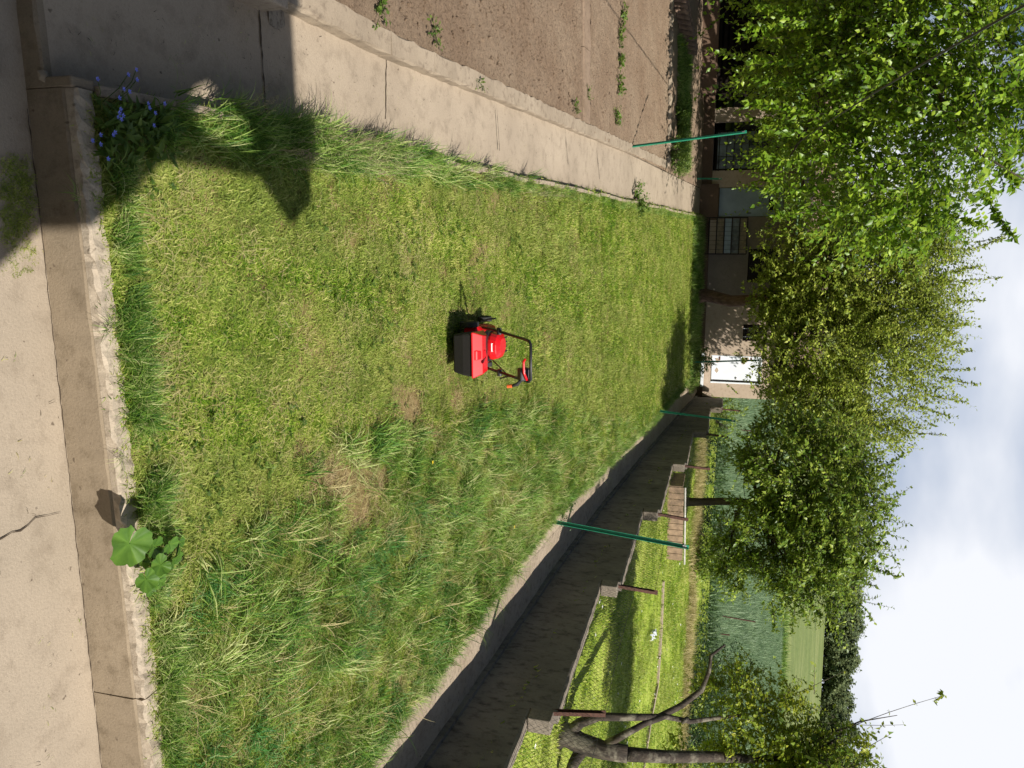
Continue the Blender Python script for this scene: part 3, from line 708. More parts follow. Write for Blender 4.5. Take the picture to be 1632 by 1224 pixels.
# ================================================================== MOWER
def mower():
    psi = math.radians(12)
    P = hit(728, 560); cx, cy = -.38, 7.50
    R0 = root('lawn_mower', (cx, cy, .09 * cy + .02), 'red and black electric lawn mower with a full grass box, parked mid lawn', 'lawn mower', rz=psi)
    R0.rotation_euler = (math.radians(4), 0, psi)
    loc = dict(parent=R0, local=True)
    # deck: lofted outline
    def loft(secs):
        mb = MB(); m = len(secs[0])
        for s_ in secs: mb.v += [Vector(p) for p in s_]
        for i in range(len(secs) - 1):
            for j in range(m):
                k = (j + 1) % m; mb.f.append([i * m + j, i * m + k, (i + 1) * m + k, (i + 1) * m + j])
        mb.f.append(list(range(m))[::-1]); mb.f.append([(len(secs) - 1) * m + j for j in range(m)]); return mb
    def rr(w, l, cy_, z, c=.06, n=4, front=1.0):
        pts = []
        for sx, sy, a0 in ((1, 1, 0), (-1, 1, 90), (-1, -1, 180), (1, -1, 270)):
            ww = w * (front if sy > 0 else 1)
            for i in range(n + 1):
                a = math.radians(a0 + 90 * i / n); pts.append((sx * (ww / 2 - c) + c * math.cos(a), cy_ + sy * (l / 2 - c) + c * math.sin(a), z))
        return pts
    obj('deck', loft([rr(.43, .62, .06, .05, .08, front=.85), rr(.45, .64, .06, .10, .08, front=.85), rr(.44, .60, .06, .17, .09, front=.8), rr(.34, .48, .05, .215, .1, front=.8)]), M_red, smooth=False, bevel=.006, **loc)
    hood = obj('motor_hood', loft([rr(.27, .32, .06, .215, .1), rr(.28, .33, .06, .27, .1), rr(.25, .29, .05, .33, .1), rr(.15, .18, .04, .36, .07)]), M_red, bevel=.005, **loc)
    mb = MB(); mb.box((0, -.085, .305), (.085, .02, .05), (Vector((1, 0, 0)), Vector((0, .86, -.5)), Vector((0, .5, .86)))); obj('label_plate', mb, M_silver, parent=hood, local=True)
    obj('motor_base', loft([rr(.33, .40, .05, .2, .08), rr(.30, .36, .05, .25, .08)]), M_black, **loc)
    for i in range(4):
        mb = MB(); mb.box((-.07 + i * .047, .14, .345), (.012, .12, .012)); obj('vent_rib', mb, M_black, parent=hood, local=True)
    # grass box
    bag = obj('grass_box', loft([[(-.185, -.56, .07), (.185, -.56, .07), (.17, -.27, .08), (-.17, -.27, .08)], [(-.205, -.60, .19), (.205, -.60, .19), (.185, -.26, .19), (-.185, -.26, .19)], [(-.21, -.61, .285), (.21, -.61, .285), (.19, -.26, .285), (-.19, -.26, .285)]]), M_bag, bevel=.02, **loc)
    lid = obj('lid', loft([[(-.22, -.625, .285), (.22, -.625, .285), (.20, -.30, .27), (-.20, -.30, .27)], [(-.22, -.62, .30), (.22, -.62, .30), (.20, -.30, .29), (-.20, -.30, .29)], [(-.185, -.545, .375), (.185, -.545, .375), (.17, -.43, .375), (-.17, -.43, .375)]]), M_red, parent=bag, local=True, bevel=.008)
    obj('lid_grip', loft([[(-.05, -.615, .305), (.05, -.615, .305), (.045, -.50, .376), (-.045, -.50, .376)], [(-.045, -.60, .335), (.045, -.60, .335), (.04, -.51, .392), (-.04, -.51, .392)]]), M_red, parent=bag, local=True, bevel=.008)
    # wheels
    for sx in (-1, 1):
        for y_, r_ in ((.27, .075), (-.2, .095)):
            w_ = obj('wheel', MB().cyl((sx * .215, y_, r_), (sx * .265, y_, r_), r_, 20), M_rubber, bevel=.008, **loc)
            obj('hub', MB().cyl((sx * .262, y_, r_), (sx * .272, y_, r_), r_ * .55, 14), M_black, parent=w_, local=True)
    # handle: two tubes and a rounded crossbar
    hw, hb = .19, .20
    A = [(-hb, -.10, .2), (-hb, -.28, .40), (-hw, -.72, .86), (-hw + .005, -.76, .90), (-hw + .03, -.785, .925), (hw - .03, -.785, .925), (hw - .005, -.76, .90), (hw, -.72, .86), (hb, -.28, .40), (hb, -.10, .2)]
    obj('handle', MB().tube(A, .0135, 10), M_black, smooth=True, **loc)
    lv = obj('switch_lever', MB().tube([(.17, -.77, .885), (.10, -.80, .865), (0, -.80, .862), (-.03, -.79, .875)], .012, 8), M_red, smooth=True, **loc)
    mb = MB(); mb.box((.125, -.735, .84), (.12, .08, .10), (Vector((1, 0, 0)), Vector((0, .7, -.7)), Vector((0, .7, .7)))); obj('switch_box', mb, M_black, bevel=.015, **loc)
    for x in (-hb, hb):
        obj('height_knob', MB().cyl((x - .03 * np.sign(x), -.34, .462), (x + .035 * np.sign(x), -.34, .462), .024, 10), M_black, **loc)
    obj('cable', MB().tube([(.14, -.70, .82), (.19, -.60, .70), (.20, -.50, .62), (.24, -.42, .50), (.27, -.32, .46), (.24, -.26, .52), (.19, -.22, .44), (.12, -.15, .32)], .006, 6), M_cable, smooth=True, **loc)
    pl = obj('plug', MB().tube([(.17, -.75, .83), (.215, -.77, .79), (.23, -.78, .745)], [.014, .018, .012], 8), M_rubber, smooth=True, **loc)
    obj('plug_end', MB().tube([(.23, -.78, .745), (.235, -.79, .70)], .017, 8), M_orange, parent=pl, local=True)
    obj('height_lever', MB().tube([(-.24, .05, .12), (-.27, .02, .22), (-.28, 0, .30)], .009, 6), M_black, **loc)
mower()

# ================================================================== VEGETATION HELPERS
def norm(v): return v / np.maximum(1e-9, np.linalg.norm(v, axis=-1, keepdims=True))
def leaves_mesh(name, P, D, N, S, asp, rnd, mat, fold=.25, droop=.15):
    """P base points, D direction, N normal, S length: folded leaf of 4 triangles"""
    n = len(P); side = norm(np.cross(D, N)); N = norm(np.cross(side, D)); S = S[:, None]
    w = S * asp / 2
    v0 = P; v1 = P + D * S * .42 + side * w + N * w * fold; v2 = P + D * S * .42 - side * w + N * w * fold; v3 = P + D * S * .5 - N * S * droop * .2
    v4 = P + D * S - N * S * droop
    V = np.stack([v0, v1, v3, v2, v4], 1).reshape(-1, 3); b = np.arange(n)[:, None] * 5
    T = np.concatenate([b + [0, 1, 2], b + [0, 2, 3], b + [1, 4, 2], b + [2, 4, 3]]).reshape(-1, 3)
    me = np_mesh(name, V, tris=T, attrs={'rnd': np.repeat(rnd, 5)}, smooth=False); me.materials.append(mat); return me
def shoots(lobes, n, length, curl, outw, upw, jit, per, size, asp, seed, surf=.55, keep=None, taper=.4):
    """twigs starting inside the lobes carrying alternate leaves; returns leaf arrays and twig polylines"""
    r = np.random.default_rng(seed); vol = np.array([l[1] * l[2] * l[3] for l in lobes]) ** .8; vol /= vol.sum()
    idx = r.choice(len(lobes), n, p=vol)
    c = np.array([list(l[0]) for l in lobes])[idx]; rad = np.array([[l[1], l[2], l[3]] for l in lobes])[idx]
    k_ = 9; nc = n // k_ + 1; idx = idx[:nc].repeat(k_)[:n]; c = np.array([list(l[0]) for l in lobes])[idx]; rad = np.array([[l[1], l[2], l[3]] for l in lobes])[idx]
    u = norm(r.normal(size=(nc, 3))).repeat(k_, 0)[:n]; rr = ((r.random((nc, 1)) ** .5) * (1 - surf) + surf * r.random((nc, 1)) ** .25).repeat(k_, 0)[:n]
    o = c + u * rad * rr + r.normal(size=(n, 3)) * rad * .17
    if keep is not None: m = keep(o); o, u = o[m], u[m]; n = len(o)
    d = norm(u * outw + np.array([0, 0, upw]) + r.normal(size=(n, 3)) * jit)
    L = length * r.uniform(.5, 1.3, (n, 1))
    t = np.linspace(.05, 1, per)[None, :, None]
    pts = o[:, None] + d[:, None] * L[:, None] * t + np.array([0, 0, curl]) * (L[:, None] * t * t)
    tang = norm(d[:, None] * np.ones_like(t) + np.array([0, 0, 2 * curl]) * t)
    alt = np.where(np.arange(per) % 2 == 0, 1, -1)[None, :, None]
    side = norm(np.cross(tang, r.normal(size=(n, 1, 3)) + np.array([0, 0, 2.0])))
    ld = norm(tang * .55 + side * alt * .8 + r.normal(size=pts.shape) * .28 + np.array([0, 0, -.25]))
    nn = norm(r.normal(size=pts.shape) * .55 + np.array([0, 0, 1.0]) + np.array([.25, -.25, 0]))
    S = size * r.uniform(.6, 1.25, pts.shape[:2]) * (1 - taper * t[..., 0] ** 2 * r.random((n, 1)))
    rn = np.clip(r.normal(.5, .2, pts.shape[:2]) + r.normal(0, .10, (n, 1)), 0, 1)
    tw = np.stack([o, o + d * L * .5 + np.array([0, 0, curl]) * L * .25, o + d * L + np.array([0, 0, curl]) * L], 1)
    return pts.reshape(-1, 3), ld.reshape(-1, 3), nn.reshape(-1, 3), S.ravel(), rn.ravel(), tw
def twig_mesh(name, tw, r0, mat):
    n, m, _ = tw.shape; d = norm(tw[:, -1] - tw[:, 0]); a = norm(np.cross(d, [.3, .5, .8])); b_ = np.cross(d, a); V = []
    for i in range(m):
        rad = r0 * (1 - .75 * i / (m - 1))
        for k in range(3):
            an = 2.094 * k; V.append(tw[:, i] + (a * math.cos(an) + b_ * math.sin(an)) * rad)
    V = np.stack(V, 1).reshape(-1, 3); base = np.arange(n)[:, None] * (3 * m); Q = []
    for i in range(m - 1):
        for k in range(3): Q.append(base + [i * 3 + k, i * 3 + (k + 1) % 3, (i + 1) * 3 + (k + 1) % 3, (i + 1) * 3 + k])
    me = np_mesh(name, V, quads=np.concatenate(Q), smooth=True); me.materials.append(mat); return me
def limb(mb, p, q, r0, r1, seed, wob=.12, n=7, k=7):
    r = random.Random(seed); p, q = Vector(p), Vector(q); L = (q - p).length; P = []; R = []
    for i in range(n + 1):
        t = i / n; o = Vector((r.uniform(-1, 1), r.uniform(-1, 1), r.uniform(-.6, .6))) * wob * L * .25 * math.sin(math.pi * t)
        P.append(p.lerp(q, t) + o + Vector((0, 0, -L * .06 * math.sin(math.pi * t)))); R.append(lerp(r0, r1, t ** .8))
    mb.tube(P, R, k); return P
def tree(name, label, base, trunk_pts, tr, lobes, n, length, curl, outw, upw, jit, per, size, asp, leafm, barkm, seed, cat='tree', group=None, surf=.55, limbs=10, keep=None, twig=.007, zlimb=None):
    T = root(name, base, label, cat, group); off = np.array(base)
    tb = MB(); tb.tube(trunk_pts, tr, 12); trunk = obj('trunk', tb, M_bark2 if name == 'fruit_tree' else barkm, T, smooth=True)
    top_ = Vector(trunk_pts[-1]); r = random.Random(seed)
    for i in range(limbs):
        l = lobes[i % len(lobes)]; q_ = Vector(l[0]) + Vector((r.uniform(-.6, .6) * l[1], r.uniform(-.6, .6) * l[2], r.uniform(-.6, .7) * l[3]))
        st_ = Vector(trunk_pts[-1 - (i % 2)]).lerp(top_, r.random()); m_ = MB(); P = limb(m_, st_, q_, tr[-1] * .75, .012, seed * 50 + i, .5)
        for k in range(4):
            s_ = P[r.randint(2, 6)]; q2 = s_ + Vector((r.uniform(-1, 1), r.uniform(-1, 1), r.uniform(-.2, 1))) * (l[1] * .7); limb(m_, s_, q2, tr[-1] * .25, .006, seed * 70 + i * 9 + k, .5, 5, 5)
        obj('limb', m_, barkm, T, smooth=True)
    P, D, N, S, R, tw = shoots(lobes, n, length, curl, outw, upw, jit, per, size, asp, seed, surf, keep)
    me = leaves_mesh('crown', P - off, D, N, S, asp, R, leafm); cr_o = obj('crown', me, None, T)
    obj('twigs', twig_mesh('twigs', tw - off, twig, barkm), None, cr_o)
    return T
def LB(px, py, Y, ru, rv, rd):        # lobe: centre by bearing and distance, radii across, up, deep
    p = at(px, py, Y); return ((p.x, p.y, p.z), ru, rd, rv)

# ---- left broad-leaved tree, crown reaching in from the left
tb_ = Vector((-13.2, 21.5, 1.9))
lob = [LB(1245, 60, 23.5, 1.6, .6, 1.3), LB(1250, 190, 23.5, 1.3, .55, 1.2), LB(1262, 290, 24, 1.2, .5, 1), LB(1340, 40, 24.5, 2.2, 1.7, 1.6), LB(1330, 170, 25, 1.6, 1.4, 1.4), LB(1420, 120, 24.5, 2.0, 1.8, 1.6), LB(1320, -40, 18.92, 2.06, 2.06, 1.72), LB(1450, 20, 18.06, 2.06, 2.06, 1.89), LB(1590, 10, 18.06, 2.06, 2.06, 1.72), LB(1265, 90, 18.92, 0.95, 1.20, 1.38), LB(1345, 130, 18.92, 1.72, 1.55, 1.72), LB(1465, 170, 18.06, 1.63, 1.72, 1.72),  # leading lobes, set at the back, added to shade shed and yard
       LB(1300, 235, 18.92, 1.07, 1.29, 1.38), LB(1385, 290, 18.06, 1.38, 1.46, 1.38), LB(1475, 300, 18.06, 1.03, 1.20, 1.20), LB(1565, 145, 17.20, 1.38, 1.38, 1.38), LB(1650, 60, 17.20, 2.24, 2.06, 1.72), LB(1590, 290, 16.51, 0.69, 0.95, 0.69), LB(1420, 375, 18.58, 0.60, 0.86, 0.69), LB(1530, 235, 17.20, 0.77, 1.03, 0.86), LB(1640, 200, 16.86, 1.03, 1.03, 1.03)]
tree('broad_leaved_tree', 'bright green broad-leaved tree reaching in over the vegetable bed', tb_, [tb_, tb_ + Vector((.2, -.1, 1.8)), tb_ + Vector((.8, -.6, 3.6)), tb_ + Vector((1.9, -1.3, 5.2))], [.32, .27, .24, .2], lob,
     3900, .95, -.32, .5, .05, .45, 14, .155, .62, L_left, M_bark, 11, surf=.5, limbs=18)
# ---- old fruit tree before the shed
t0 = W(*AB(at(1103, 474, 26.0)), None); t0.z = .09 * t0.y - .05
tp = [t0, at(1125, 470, 25.9), at(1165, 480, 25.6), at(1205, 478, 25.3), at(1260, 488, 25)]
lob = [LB(1300, 420, 24, 2.0, 1.7, 1.8), LB(1290, 560, 24, 2.1, 1.6, 1.9), LB(1300, 660, 23.5, 1.5, 1.4, 1.5), LB(1385, 460, 24, 2.1, 1.9, 2.0), LB(1385, 580, 24, 2.0, 1.9, 2.0), LB(1465, 420, 24, 1.3, 1.3, 1.2), LB(1435, 520, 24, 1.4, 1.4, 1.3), LB(1430, 350, 24, 1.4, 1.6, 1.4), LB(1250, 470, 24, 1.0, .9, 1.2), LB(1268, 625, 24.2, .9, .7, .8), LB(1370, 690, 23.5, .8, 1.1, .9), LB(1350, 330, 24.5, 1.3, 1.5, 1.3)]
tree('fruit_tree', 'wide old fruit tree with small pale leaves in front of the shed', t0, tp, [.24, .21, .19, .17, .13], lob,
     7600, .60, .12, .45, .45, .5, 12, .118, .62, L_mid, M_bark, 12, surf=.4, limbs=24, twig=.004)
# ---- cherry beyond the stepped wall
c0 = at(1098, 801, 20.5); c0.z = zn(20.5) - .03; c0 = Vector((c0.x, 20.5, c0.z))
tp = [c0, at(1115, 800, 20.5), at(1150, 799, 20.5), at(1185, 800, 20.4), at(1215, 812, 20.3)]
lob = [LB(1230, 730, 19.5, 1.0, .8, 1), LB(1235, 850, 19.5, 1.4, .75, 1.2), LB(1290, 770, 19.5, 1.5, 1.1, 1.4), LB(1290, 900, 19.5, 1.2, .85, 1.1), LB(1345, 830, 19.5, 1.4, 1.0, 1.2), LB(1150, 870, 20.3, .75, .42, .6), LB(1205, 780, 19.8, .7, .6, .8), LB(1340, 740, 19.6, .9, .9, .9), LB(1185, 700, 20.5, .55, .45, .5), LB(1330, 930, 19.5, .55, .65, .6), LB(1250, 965, 19.6, .35, .6, .4), LB(1180, 905, 19.8, .5, .6, .5)]
tree('cherry_tree', 'cherry tree with a straight dark trunk on the lawn beyond the stepped wall', c0, tp, [.13, .10, .095, .09, .08], lob,
     2900, .55, -.10, .75, .25, .45, 12, .122, .58, L_cherry, M_bark, 13, surf=.45, limbs=14)
# cherry's long upright tips against the sky
def tips(parent, specs, leafm, barkm, size, asp, per, seed, name='branch_tip', thick=.012):
    for i, (p, q_, n_) in enumerate(specs):
        r = np.random.default_rng(seed + i); p, q_ = np.array(p), np.array(q_); off = np.array(wloc(parent))
        t = np.linspace(.0, 1, n_)[:, None]; mid = (p + q_) / 2 + r.normal(size=3) * .05 * np.linalg.norm(q_ - p)
        pts = p * (1 - t) ** 2 + 2 * mid * t * (1 - t) + q_ * t * t
        mb = MB(); mb.tube([Vector(x) for x in pts[::max(1, n_ // 8)]] + [Vector(q_)], thick, 5, r1=thick * .3); tw_o = obj(name, mb, barkm, parent)
        m = n_ * per; base = np.repeat(pts, per, 0); tang = norm(np.repeat((q_ - p)[None], m, 0))
        ld = norm(tang * .3 + r.normal(size=(m, 3)) * .8 + [0, 0, -.1]); nn = norm(r.normal(size=(m, 3)) * .6 + [0.2, -.2, 1])
        obj('leaves', leaves_mesh('leaves', base - off, ld, nn, size * r.uniform(.6, 1.2, m), asp, np.clip(r.normal(.5, .2, m), 0, 1), leafm), None, tw_o)
ch = bpy.data.objects['cherry_tree']
sp = []
for (x0, y0, x1, y1, n_) in ((1350, 780, 1440, 726, 16), (1355, 800, 1395, 745, 10), (1360, 850, 1408, 838, 12), (1350, 890, 1430, 920, 16), (1365, 875, 1415, 868, 10), (1330, 900, 1395, 935, 12), (1270, 950, 1262, 1010, 10), (1290, 955, 1310, 985, 8), (1380, 900, 1412, 850, 10), (1340, 760, 1390, 770, 10), (1230, 960, 1235, 1005, 8)):
    sp.append((at(x0, y0, 19.4), at(x1, y1, 19.2), n_))
tips(ch, sp, L_cherry, M_bark, .12, .58, 7, 300)
ft = bpy.data.objects['fruit_tree']; sp = []
for (x0, y0, x1, y1, n_) in ((1540, 400, 1598, 381, 12), (1530, 430, 1562, 424, 10), (1500, 450, 1594, 443, 14), (1520, 480, 1567, 478, 10), (1500, 520, 1540, 518, 8), (1500, 590, 1553, 588, 10), (1500, 600, 1562, 612, 10), (1480, 630, 1537, 640, 10), (1470, 650, 1510, 662, 8), (1440, 690, 1505, 693, 10), (1400, 700, 1437, 703, 8), (1490, 560, 1530, 545, 8), (1380, 700, 1402, 722, 8), (1560, 385, 1612, 372, 8)):
    sp.append((at(x0, y0, 24), at(x1, y1, 23.8), n_))
tips(ft, sp, L_mid, M_bark2, .095, .62, 7, 400)
bl = bpy.data.objects['broad_leaved_tree']; sp = []
for (x0, y0, x1, y1, n_) in ((1570, 310, 1615, 380, 16), (1600, 240, 1618, 300, 12), (1480, 330, 1560, 360, 14), (1420, 340, 1470, 400, 12), (1330, 40, 1190, 45, 22), (1340, 100, 1200, 95, 22), (1330, 180, 1195, 165, 22), (1300, 60, 1180, 60, 12), (1320, 250, 1215, 255, 16), (1310, 300, 1225, 300, 12), (1330, 330, 1235, 345, 12), (1310, 140, 1205, 128, 16), (1290, 20, 1205, 10, 14), (1350, 220, 1215, 205, 14)):
    sp.append((at(x0, y0, 17.6), at(x1, y1, 17.3), n_))
tips(bl, sp, L_left, M_bark, .165, .62, 7, 500)

# ---- right hand tree with the dark forked trunk
r0 = hitn(893, 1172); r0.z = zn(r0.y) - .05; RY = r0.y
print('right tree Y', RY)
RT = root('old_apple_tree', r0, 'old forked apple tree with lichened dark limbs behind the fence', 'tree')
def rl(name, P, R, k=10): mb = MB(); mb.tube([at(x, y, RY + dy + 1.8 * min(1, max(0, (x - 1000) / 220))) for x, y, dy in P], [q * .82 for q in R], k); return obj(name, mb, M_bark3, RT, smooth=True)
mb = MB(); mb.tube([r0, at(905, 1172, RY), at(925, 1185, RY), at(960, 1195, RY), at(1000, 1202, RY)], [.20, .15, .14, .12, .11], 12); obj('trunk', mb, M_bark3, RT, smooth=True)
rl('limb', [(1000, 1202, 0), (1060, 1206, .05), (1140, 1206, .1), (1200, 1210, .1), (1290, 1205, .1), (1330, 1180, .0), (1345, 1165, 0)], [.11, .10, .09, .065, .04, .022, .010])
rl('limb', [(905, 1168, 0), (925, 1152, .0), (955, 1142, 0), (1000, 1143, .05), (1050, 1143, .05), (1085, 1125, .05), (1118, 1100, .1), (1130, 1070, .1), (1133, 1045, .1), (1155, 1028, .1)], [.10, .085, .07, .06, .055, .05, .045, .035, .03, .018])
rl('limb', [(960, 1190, 0), (1000, 1168, 0), (1030, 1152, 0), (1060, 1142, 0), (1100, 1150, 0), (1160, 1142, .2), (1230, 1135, .2)], [.07, .055, .05, .045, .04, .03, .015])
rl('limb', [(930, 1190, 0), (915, 1215, -.1), (905, 1240, -.2), (900, 1280, -.3)], [.11, .09, .08, .07])
rl('limb', [(1230, 1208, .1), (1300, 1180, 0), (1370, 1150, 0), (1430, 1140, 0)], [.03, .02, .012, .005], 6)
rl('branch_stub', [(1095, 1145, -.03), (1088, 1151, -.12)], [.035, .03])
lob = [LB(1165, 1090, RY + 1.8, 0.33, 0.50, 0.41), LB(1200, 1140, RY + 1.8, 0.50, 0.59, 0.53), LB(1240, 1100, RY + 1.8, 0.35, 0.50, 0.47), LB(1255, 1185, RY + 1.8, 0.53, 0.65, 0.59), LB(1150, 1195, RY + 1.8, 0.47, 0.41, 0.47), LB(1310, 1190, RY + 1.8, 0.33, 0.53, 0.47), LB(1215, 1250, RY + 1.8, 0.59, 0.94, 0.71), LB(1350, 1180, RY + 1.8, 0.18, 0.35, 0.35), LB(1330, 1250, RY + 1.8, 0.35, 0.59, 0.47), LB(1100, 1215, RY + 1.8, 0.35, 0.29, 0.35)]
P, D, N, S, R, tw = shoots(lob, 1150, .30, -.05, .5, .3, .6, 10, .08, .6, 21, .35)
offR = np.array(r0); cr2 = obj('crown', leaves_mesh('crown', P - offR, D, N, S, .6, R, L_right), None, RT); obj('twigs', twig_mesh('twigs', tw - offR, .004, M_bark3), None, cr2)
sp = [(at(1340, 1165, RY + 1.8), at(1505, 1108, RY + 1.8 - .2), 5), (at(1300, 1150, RY + 1.8), at(1440, 1155, RY + 1.8 - .1), 9), (at(1340, 1190, RY + 1.8), at(1385, 1170, RY + 1.8), 8), (at(1250, 1140, RY + 1.8), at(1330, 1122, RY + 1.8), 5), (at(1200, 1060, RY + 1.8), at(1180, 1030, RY + 1.8), 6), (at(1220, 1120, RY + 1.8), at(1345, 1070, RY + 1.8), 3), (at(1270, 1120, RY + 1.8), at(1310, 1135, RY + 1.8), 5)]
tips(RT, sp, L_right, M_bark3, .06, .6, 3, 600, thick=.006)
tips(RT, [(at(1488, 1118, RY + 1.8 - .2), at(1503, 1106, RY + 1.8 - .2), 5)], L_right, M_bark3, .07, .6, 4, 640, thick=.004)

# ---- plum tree just outside the picture on the right: its shade lies across the neighbouring lawn
sh1, sh2 = hitn(1000, 885), hitn(985, 1190)
def up_sun(p, h): return (p.x + .683 * h, p.y - .683 * h, p.z + h)
lob = [(up_sun(sh1.lerp(sh2, t), h), (.75), .75, .6) for t, h in ((0.05, 3.2), (.25, 3.6), (.45, 3.4), (.62, 3.8), (.8, 3.3), (.98, 3.7), (.7, 2.9))]
pb = Vector((7.9, 11.6, zn(11.6) - .05))
tree('plum_tree', 'plum tree just beyond the right picture edge shading the neighbouring lawn', pb, [pb, pb + Vector((0, 0, 1.2)), pb + Vector((-.2, .1, 2.2))], [.12, .10, .08], lob, 2000, .4, 0, .5, .2, .5, 10, .10, .6, L_cherry, M_bark, 31, surf=.4, limbs=8)

# ---- bushes and hedge on the neighbour's far boundary
def bush(label, px, py, Y, ru, rv, rd, n, leafm, seed, size=.09, name='bush', group=None, z=None, base=None):
    c = at(px, py, Y); bz = zn(Y) if z is None else z; b0 = Vector((c.x, Y, bz)) if base is None else base
    T = root(name, b0, label, 'bush', group); lobes = [((c.x, c.y, c.z), ru, rd, rv), ((c.x + ru * .5, c.y, c.z - rv * .4), ru * .6, rd * .7, rv * .6), ((c.x - ru * .5, c.y, c.z - rv * .35), ru * .6, rd * .7, rv * .65)]
    P, D, N, S, R, tw = shoots(lobes, n, .35 * max(.5, rv), 0, .6, .4, .5, 9, size, .55, seed, .4)
    m_ = P[:, 2] > bz - .05; off = np.array(b0)
    fo = obj('foliage', leaves_mesh('foliage', (P - off)[m_], D[m_], N[m_], S[m_], .55, R[m_], leafm), None, T)
    mb = MB()
    for k in range(5):
        limb(mb, b0 + Vector((random.uniform(-.1, .1), random.uniform(-.1, .1), -.05)), c + Vector((random.uniform(-.6, .6) * ru, 0, random.uniform(-.2, .5) * rv)), .03, .008, seed * 10 + k, .3, 5, 5)
    obj('stem', mb, M_bark, T); return T
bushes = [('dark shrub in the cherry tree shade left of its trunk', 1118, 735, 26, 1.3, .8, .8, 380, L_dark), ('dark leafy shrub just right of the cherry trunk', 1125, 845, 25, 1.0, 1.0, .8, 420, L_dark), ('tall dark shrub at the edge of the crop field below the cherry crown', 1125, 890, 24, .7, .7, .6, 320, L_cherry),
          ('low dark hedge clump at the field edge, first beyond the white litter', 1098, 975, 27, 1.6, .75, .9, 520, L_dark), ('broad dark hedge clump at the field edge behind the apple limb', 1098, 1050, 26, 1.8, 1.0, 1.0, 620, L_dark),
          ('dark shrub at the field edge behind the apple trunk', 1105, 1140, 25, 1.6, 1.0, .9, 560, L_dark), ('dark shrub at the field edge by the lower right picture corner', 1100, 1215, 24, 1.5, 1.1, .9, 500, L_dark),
          ('green shrub by the shed end beyond the wall', 1150, 668, 28.5, .7, .8, .6, 260, L_cherry), ('tall thin bush in the crop edge behind the apple crown', 1160, 1090, 28, 1.8, 1.1, .9, 420, L_dark)]
for i, (lab, px, py, Y, ru, rv, rd, n_, lm) in enumerate(bushes): bush(lab, px, py, Y, ru, rv, rd, n_, lm, 700 + i, .10)
bush('leafy weed bush growing around the foot of the green post by the shed door', 1112, 575, 26.0, .45, .45, .35, 170, L_weed, 801, .08, z=.09 * 26 - .05)
bush('small ivy clump at the foot of the nearest tall green post', 893, 815, 11.5, .10, .08, .08, 40, L_dark, 802, .04, z=.09 * 11.5 - .02)
bush('low nettle clump at the far corner of the side path', 1012, 318, 15.8, .28, .16, .3, 130, L_weed, 803, .07, z=.09 * 15.8)
bush('dark weeds added in place of tree shade at the lawn end', 1098, 400, 25.2, 1.1, .3, .5, 420, L_weed, 804, .08, z=.09 * 25.2 - .05)  # added plants standing in for the tree shadow along the lawn end
bush('dark ground ivy added in place of shade left of the fruit tree trunk', 1100, 440, 25.8, .9, .25, .5, 260, L_dark, 805, .07, z=.09 * 25.8 - .05)  # likewise put in where tree shade is missing
bush('thin leafy weeds at the yard edge beside the path end', 1085, 245, 19.9, .4, .3, .4, 200, L_weed, 806, .06, z=.09 * 19.9 - .1)
bush('bright leafy clump on the verge beyond the strawberry bed', 1083, 190, 20.6, .5, .25, .4, 220, L_weed, 807, .07, z=.09 * 20.6 - .1)
bush('pale leafy clump on the verge nearest the stacked roof tiles', 1082, 120, 20.6, .9, .22, .4, 300, L_weed, 808, .06, z=.09 * 20.6 - .1)

# ---- stakes in the crop field
for i, (xa, ya, xb, yb, Y, lab) in enumerate(((1128, 978, 1204, 991, 31, 'long thin rusty stake leaning at the field edge'), (1128, 1008, 1163, 1012, 30.5, 'short dark stake at the field edge near the hedge'), (1190, 686, 1215, 688, 34, 'short dark stake in the crop between cherry and fruit tree'))):
    p, q_ = at(xa, ya, Y), at(xb, yb, Y); p = p - (q_ - p).normalized() * .6; mb = MB(); mb.tube([p, q_], .025, 6); obj('stake', mb, M_rust, label=lab, cat='stake')

# ---- far wood: one tree of each of three forms, then copies
protos = []
def wood_tree(seed):
    r = random.Random(seed); T = root('woodland_tree', (0, 300, 44), 'tall dark tree in the wood along the hill crest', 'tree', 'trees of the wood on the hill crest')
    lobes = [((r.uniform(-3, 3), r.uniform(-2, 2), r.uniform(5, 10.5)), r.uniform(2.2, 3.6), r.uniform(2, 3), r.uniform(1.8, 3.0)) for _ in range(7)] + [((0, 0, 3.5), 4.5, 3, 3.2)]
    P, D, N, S, R, tw = shoots(lobes, 420, 1.6, 0, .6, .4, .5, 8, 1.0, .7, seed, .5)
    obj('crown', leaves_mesh('crown', P, D, N, S, .7, R, L_wood), None, T)
    mb = MB(); mb.tube([(0, 0, -1), (.2, 0, 3), (0, 0, 8)], [.35, .3, .15], 7); obj('trunk', mb, M_bark, T); return T
protos = [wood_tree(900 + i) for i in range(3)]
k = 0
for row, (Y, dz, step) in enumerate(((303, -1.5, 5.2), (311, .5, 6.5))):
    x = -40.0
    while x < 165:
        o = protos[k] if k < 3 else dup(protos[random.randrange(3)])
        s_ = random.uniform(.95, 1.35) * (1.0 if x > 60 else .95); o.scale = (s_ * random.uniform(.9, 1.15), s_, s_ * random.uniform(.85, 1.1))
        o.location = (x + random.uniform(-1, 1), Y + random.uniform(-2, 2), zn(Y) + dz - 1.0); o.rotation_euler = (0, 0, random.uniform(0, 6.28)); x += step * random.uniform(.8, 1.2); k += 1
# scrub heap at the meadow edge
for i, (px, py, lab) in enumerate(((1238, 1035, 'dark scrub heap at the lower edge of the meadow'), (1236, 1000, 'small brown scrub heap between crop field and meadow'))):
    bush(lab, px, py, 97, 2.6 - i, .8, 1, 160, L_dark, 950 + i, .5, z=zn(97) - .3)

